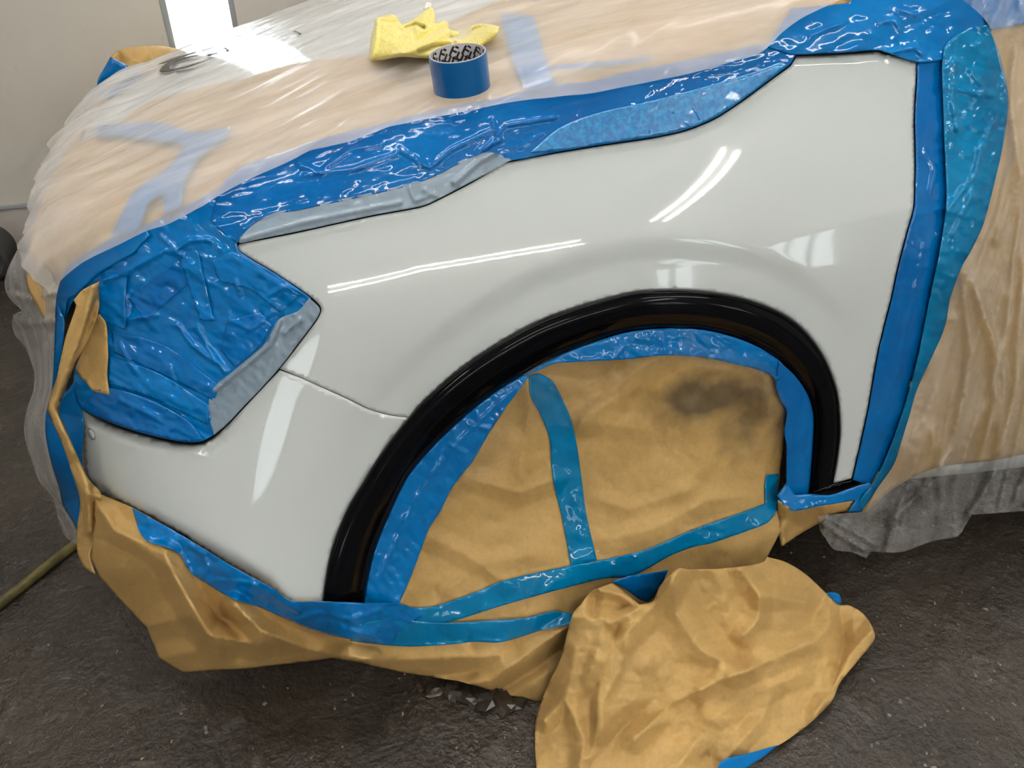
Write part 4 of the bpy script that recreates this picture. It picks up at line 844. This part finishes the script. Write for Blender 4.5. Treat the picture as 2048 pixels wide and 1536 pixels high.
# ------------------------------------------------------------------ tape roll
def frame_at(px, off):
    P0, _, _ = hit([px], off); n_ = grad(P0)[0]; return P0[0], n_
b0, nrm = frame_at((924, 175), .0175)
nrm = nrm*.35+np.array([-.10, 0, 1.]); nrm /= np.linalg.norm(nrm)
ex = np.cross([0., 1, 0], nrm); ex /= np.linalg.norm(ex); ey = np.cross(nrm, ex)
ROLL = Matrix(((ex[0], ey[0], nrm[0], b0[0]), (ex[1], ey[1], nrm[1], b0[1]), (ex[2], ey[2], nrm[2], b0[2]), (0, 0, 0, 1)))
roll = empty('tape_roll', (0, 0, 0), 'roll of blue tape with printed white core standing on the bonnet film', 'tape roll')
roll.matrix_world = ROLL
RO, RI, HH = .0395, .0370, .046
def lathe(prof, seg=64):
    V = [(r*math.cos(2*math.pi*k/seg), r*math.sin(2*math.pi*k/seg), z) for k in range(seg) for r, z in prof]; m_ = len(prof)
    F = [(k*m_+i, ((k+1) % seg)*m_+i, ((k+1) % seg)*m_+(i+1) % m_, k*m_+(i+1) % m_) for k in range(seg) for i in range(m_)]
    return V, F
def local(name, V, F, mat, parent, smooth=True, **kw):
    me = bpy.data.meshes.new(name); me.from_pydata(V, [], F); me.update()
    if smooth:
        me.polygons.foreach_set('use_smooth', [True]*len(me.polygons))
        me.set_sharp_from_angle(angle=math.radians(35))
    me.materials.append(MAT[mat]); o = bpy.data.objects.new(name, me); COL.objects.link(o); o.parent = parent
    return tag(o, **kw)
MAT['roll_blue'] = simple('roll_of_blue_tape', (.0, .10, .30), .3, .3)
MAT['core'] = simple('printed_white_core', (.62, .60, .60), .5)
V, F = lathe([(RI+.0012, 0), (RO, 0), (RO, HH), (RI+.0012, HH)]); local('tape_winding', V, F, 'roll_blue', roll, label='wound blue tape')
V, F = lathe([(RI, -.0), (RI+.0012, -.0), (RI+.0012, HH+.001), (RI, HH+.001)]); local('core', V, F, 'core', roll, label='white printed cardboard core')
MAT['print'] = simple('black_core_print', (.01, .01, .012), .5)
tc = bpy.data.curves.new('core_text', 'FONT'); tc.body = 'Future'; tc.size = .023; tc.offset = .0004
to = bpy.data.objects.new('core_text', tc); COL.objects.link(to)
bpy.context.view_layer.update()
me0 = bpy.data.meshes.new_from_object(to.evaluated_get(bpy.context.evaluated_depsgraph_get()))
bm = bmesh.new(); bm.from_mesh(me0); bmesh.ops.triangulate(bm, faces=bm.faces)
for _ in range(2): bmesh.ops.subdivide_edges(bm, edges=[e for e in bm.edges if e.calc_length() > .004], cuts=1, use_grid_fill=False)
bmesh.ops.triangulate(bm, faces=bm.faces)
tv = np.array([v.co[:] for v in bm.verts]); tf = [[v.index for v in f.verts] for f in bm.faces]; bm.free()
bpy.data.objects.remove(to); bpy.data.curves.remove(tc); bpy.data.meshes.remove(me0)
for k in range(13):
    a0 = 2*math.pi*k/13+.3; rot = math.radians(-32)
    u = tv[:, 0]*math.cos(rot)-tv[:, 1]*math.sin(rot); w = tv[:, 0]*math.sin(rot)+tv[:, 1]*math.cos(rot)
    zz = HH-.012+w*1.0
    a = a0-u/RI; keep = [f for f in tf if (zz[f] < HH-.001).all() and (zz[f] > .001).all()]
    V = [((RI-.0003)*math.cos(t), (RI-.0003)*math.sin(t), z) for t, z in zip(a, zz)]
    local('core_lettering', V, keep, 'print', roll, False)

# ------------------------------------------------------------------ solid lumps traced with their own depth
def lump(name, poly, mat, fld, thick_m, step, disp=None, creases=(), round_px=30, **kw):
    pl = resample(poly, step); q, F = tri2d(pl, step); n_ = len(q)
    edge = dist_poly(q, np.vstack([pl, pl[:1]])); b = np.sqrt(np.clip(edge/round_px, 0, 1)*(2-np.clip(edge/round_px, 0, 1)))
    D = rays(q); t = fld(q); h = np.zeros(n_)
    if disp is not None: h = h+disp(q)
    if creases: h = h+creasefield(q, creases)
    A = C+D*(t-thick_m*.5*b-h*np.clip(edge/8, 0, 1))[:, None]; B = C+D*(t+thick_m*.5*b)[:, None]
    bd = np.zeros(n_, bool); bd[:len(pl)] = True
    idx = np.where(bd, np.arange(n_), np.arange(n_)+n_)
    Fa = orient(A, F); Fb = idx[np.array(Fa)][:, ::-1]
    return link(name, np.vstack([A, B]), np.vstack([Fa, Fb]), mat, **kw)
def cloth_mat():
    m, nt, b, o = newmat('yellow_microfibre')
    v = coords(nt)
    col = ramp(nt, noise(nt, v, 300, 3), [(.3, (.72, .58, .10)), (.7, (.86, .76, .22))])
    sp = noise(nt, v, 60, 2)
    col = mixc(nt, ramp(nt, sp, [(.735, (0, 0, 0)), (.76, (.8,)*3)]), col, (.08, .06, .03))
    nt.links.new(col, b.inputs['Base Color']); b.inputs['Roughness'].default_value = .9; b.inputs['Sheen Weight'].default_value = .5
    bump(nt, b, noise(nt, v, 350, 3), .6, .003)
    return m
MAT['cloth'] = cloth_mat()
def k3(l): return [(720+x*.1465, y*.1465) for x, y in l]
CF = tps([(742, 123, 'b', .022), (800, 114, 'b', .03), (870, 114, 'b', .022), (940, 103, 'b', .022), (985, 88, 'b', .03), (752, 38, 'y', .44), (860, 14, 'y', .46), (890, 45, 'y', .40), (800, 60, 'y', .40), (930, 70, 'y', .38), (998, 55, 'b', .04)])
cloth = lump('microfibre_cloth', k3([(125, 790), (135, 640), (150, 500), (190, 340), (225, 250), (330, 215), (430, 195), (500, 225), (540, 290), (580, 335), (640, 320), (740, 250), (860, 160), (960, 100), (1005, 115), (1030, 200), (1030, 320), (1090, 300), (1150, 280), (1205, 310), (1225, 400), (1300, 420), (1420, 400), (1520, 350), (1650, 325), (1800, 335), (1900, 360), (1890, 440), (1830, 520), (1700, 600), (1600, 660), (1480, 700), (1300, 740), (1000, 795), (800, 790), (560, 780), (330, 815), (160, 835)]), 'cloth', CF, .06, 2.6,
     disp=lambda q: .010*crumple(q[:, 0]/70, q[:, 1]/50, 151),
     creases=[(k3([(230, 300), (220, 560), (160, 820)]), .012, 8), (k3([(560, 420), (720, 400), (760, 560), (1200, 300)]), -.012, 8), (k3([(800, 700), (1000, 630), (1280, 600)]), -.022, 7), (k3([(480, 770), (760, 680), (1000, 560), (1210, 420)]), .016, 12), (k3([(620, 370), (760, 330), (880, 385)]), -.022, 6), (k3([(870, 380), (920, 250), (990, 120)]), -.015, 6), (k3([(1250, 520), (1400, 500), (1560, 400), (1680, 350)]), -.018, 7), (k3([(1240, 420), (1250, 540), (1330, 620)]), -.015, 6), (k3([(230, 270), (400, 300), (520, 290)]), -.010, 6)],
     label='crumpled yellow microfibre cloth lying on the bonnet film behind the tape roll', cat='cloth')
lump('care_label', k3([(865, 130), (890, 60), (915, 20), (985, 45), (985, 105), (950, 108), (905, 125)]), simple('white_care_label', (.75, .72, .66), .7), tps([(846, 18, 'y', .462), (865, 16, 'y', .462), (855, 5, 'y', .468), (850, 10, 'y', .464)]), .002, 2, parent=cloth, label='small printed white care label')
# wrapped part standing behind the bonnet at the far side
WF = tps([(200, 175, 'y', 1.98), (320, 100, 'y', 2.02), (250, 110, 'y', 1.98), (260, 200, 'y', 1.96), (350, 150, 'y', 2.0), (240, 330, 'y', 1.97), (400, 330, 'y', 2.0)])
wrap = lump('wrapped_panel', [(190, 180), (195, 165), (206, 144), (220, 114), (241, 99), (272, 93), (305, 91), (330, 92), (380, 110), (420, 180), (440, 320), (380, 420), (260, 430), (210, 330), (196, 220)], 'kraft', WF, .10, 5, disp=lambda q: .05*facets(q[:, 0]/40, q[:, 1]/40, 161), round_px=40, label='paper-wrapped part with a blue tape band standing behind the bonnet by the wall', cat='wrapped part')
lump('tape_band', [(195, 162), (206, 140), (221, 114), (238, 122), (262, 136), (290, 156), (300, 200), (250, 205), (196, 195)], 'tape', tps([(203, 166, 'y', 1.90), (225, 124, 'y', 1.90), (260, 142, 'y', 1.90), (300, 200, 'y', 1.90), (205, 190, 'y', 1.90)]), .015, 4, disp=lambda q: .02*facets(q[:, 0]/24, q[:, 1]/24, 163), round_px=14, parent=wrap, label='blue tape band')
# stand under the wrapped part so it rests on the floor
MAT['steel'] = simple('dark_steel', (.06, .06, .065), .45, metal=.6)
for sx in (-.95, -.70):
    P, F = tube([(sx, 2.0, 0), (sx, 2.0, .42)], .012, 10); link('stand_leg', P, F, 'steel', wrap)

# ------------------------------------------------------------------ wheel leaning at the far left
MAT['rubber'] = simple('dusty_rubber', (.045, .043, .042), .8)
MAT['alloy'] = simple('dull_grey_alloy', (.12, .12, .12), .45, metal=.5)
_d = rays([(-12, 552)])[0]; wc = C+_d*(-C[2]/_d[2]); wr = .092
wheel = empty('spare_wheel', (wc[0], wc[1], 0), 'dark tyre standing on the floor at the far left edge by the wall', 'wheel')
def ring(prof, seg=56):
    V = [(r*math.cos(2*math.pi*k/seg), y, wr+r*math.sin(2*math.pi*k/seg)) for k in range(seg) for r, y in prof]; m_ = len(prof)
    F = [(k*m_+i, ((k+1) % seg)*m_+i, ((k+1) % seg)*m_+(i+1) % m_, k*m_+(i+1) % m_) for k in range(seg) for i in range(m_)]
    return V, F
V, F = ring([(wr*.62, -.06), (wr*.80, -.075), (wr*.96, -.065), (wr, -.045), (wr, .045), (wr*.96, .065), (wr*.8, .075), (wr*.62, .06)]); local('tyre', V, F, 'rubber', wheel)
V, F = ring([(wr*.64, -.05), (wr*.58, -.045), (wr*.56, .0), (wr*.64, .05)]); local('rim', V, F, 'alloy', wheel)
for k in range(5):
    a = 2*math.pi*k/5+.3
    P, F = tube([(0, -.03, wr), (wr*.6*math.cos(a), -.035, wr+wr*.6*math.sin(a))], wr*.07, 8); local('spoke', [tuple(p) for p in P], F, 'alloy', wheel)

# ------------------------------------------------------------------ air hose on the floor
def on_floor(px, z):
    d = rays([px])[0]; return C+d*((z-C[2])/d[2])
hp = resample([(-260, 1420), (-120, 1300), (0, 1207), (60, 1160), (110, 1120), (152, 1088), (230, 1040), (320, 1000)], 20, False)
P, F = tube([on_floor(p, .011) for p in hp], .0105, 12)
def hose_mat():
    m, nt, b, o = newmat('dirty_yellow_hose')
    col = ramp(nt, noise(nt, coords(nt), 30, 4), [(.35, (.05, .042, .012)), (.65, (.15, .12, .03))])
    nt.links.new(col, b.inputs['Base Color']); b.inputs['Roughness'].default_value = .5
    return m
MAT['hose'] = hose_mat()
link('air_hose', P, F, 'hose', label='dirty yellowish hose running across the floor at the lower left', cat='hose')

# ------------------------------------------------------------------ litter
def scrap_mesh(r, seed):
    rs = np.random.RandomState(seed); bm = bmesh.new(); bmesh.ops.create_icosphere(bm, subdivisions=2, radius=1)
    for v in bm.verts:
        d = np.array(v.co); k = .6+.6*rs.rand(); v.co = Vector((d[0]*r*k*1.5, d[1]*r*k, max(d[2], -.5)*r*k*.5))
    me = bpy.data.meshes.new('litter_scrap'); bm.to_mesh(me); bm.free(); return me
MAT['wet_scrap'] = simple('wet_dark_paper', (.035, .028, .020), .25)
spots = [((868, 1384), .014), ((905, 1380), .018), ((940, 1396), .022), ((975, 1398), .026), ((1005, 1408), .022), ((1035, 1404), .016), ((840, 1372), .010)]
names_ = ['first', 'second', 'third', 'fourth', 'fifth', 'sixth', 'seventh']
ordr = np.argsort([s_[0][0] for s_ in spots])
for rank, i in enumerate(ordr):
    (p_, r_) = spots[i]; me = scrap_mesh(r_, 200+i); me.materials.append(MAT['wet_scrap'])
    o = bpy.data.objects.new('paper_scrap', me); COL.objects.link(o); w_ = on_floor(p_, 0); o.location = (w_[0], w_[1], r_*.22); o.rotation_euler.z = i*1.3
    tag(o, '%s wet dark paper scrap from the left under the skirt edge' % names_[rank], 'paper scrap', 'wet scraps under the paper skirt')
V, F = [], []
rs = np.random.RandomState(5)
for k in range(300):
    px = (rs.uniform(1500, 2100), rs.uniform(1080, 1560)) if k < 210 else (rs.uniform(-50, 1050), rs.uniform(1280, 1560))
    w_ = on_floor(px, 0); r_ = rs.uniform(.0006, .0022)*(1.8 if rs.rand() < .06 else 1); a = rs.rand()*3.1; e_ = rs.uniform(1, 2.6); n_ = len(V)
    ca, sa = math.cos(a), math.sin(a)
    for dx, dy, dz in ((-1, -1, 0), (1, -1, 0), (1, 1, 0), (-1, 1, 0), (-.6, -.6, 1), (.6, -.6, 1), (.6, .6, 1), (-.6, .6, 1)):
        X, Y = dx*r_*e_, dy*r_; V.append((w_[0]+X*ca-Y*sa, w_[1]+X*sa+Y*ca, .0002+dz*r_*.7))
    F += [tuple(n_+i for i in q_) for q_ in ((4, 5, 6, 7), (0, 1, 5, 4), (1, 2, 6, 5), (2, 3, 7, 6), (3, 0, 4, 7), (0, 3, 2, 1))]
def chip_mat():
    m, nt, b, o = newmat('pale_floor_chips')
    col = ramp(nt, noise(nt, coords(nt), 25, 2), [(.45, (.03, .027, .024)), (.55, (.2, .18, .16)), (.66, (.3, .22, .10))])
    nt.links.new(col, b.inputs['Base Color']); return m
MAT['chips'] = chip_mat()
link('floor_grit', np.array(V), F, 'chips', smooth=False, label='fine pale grit and paint chips scattered on the floor', cat='grit', kind='stuff')
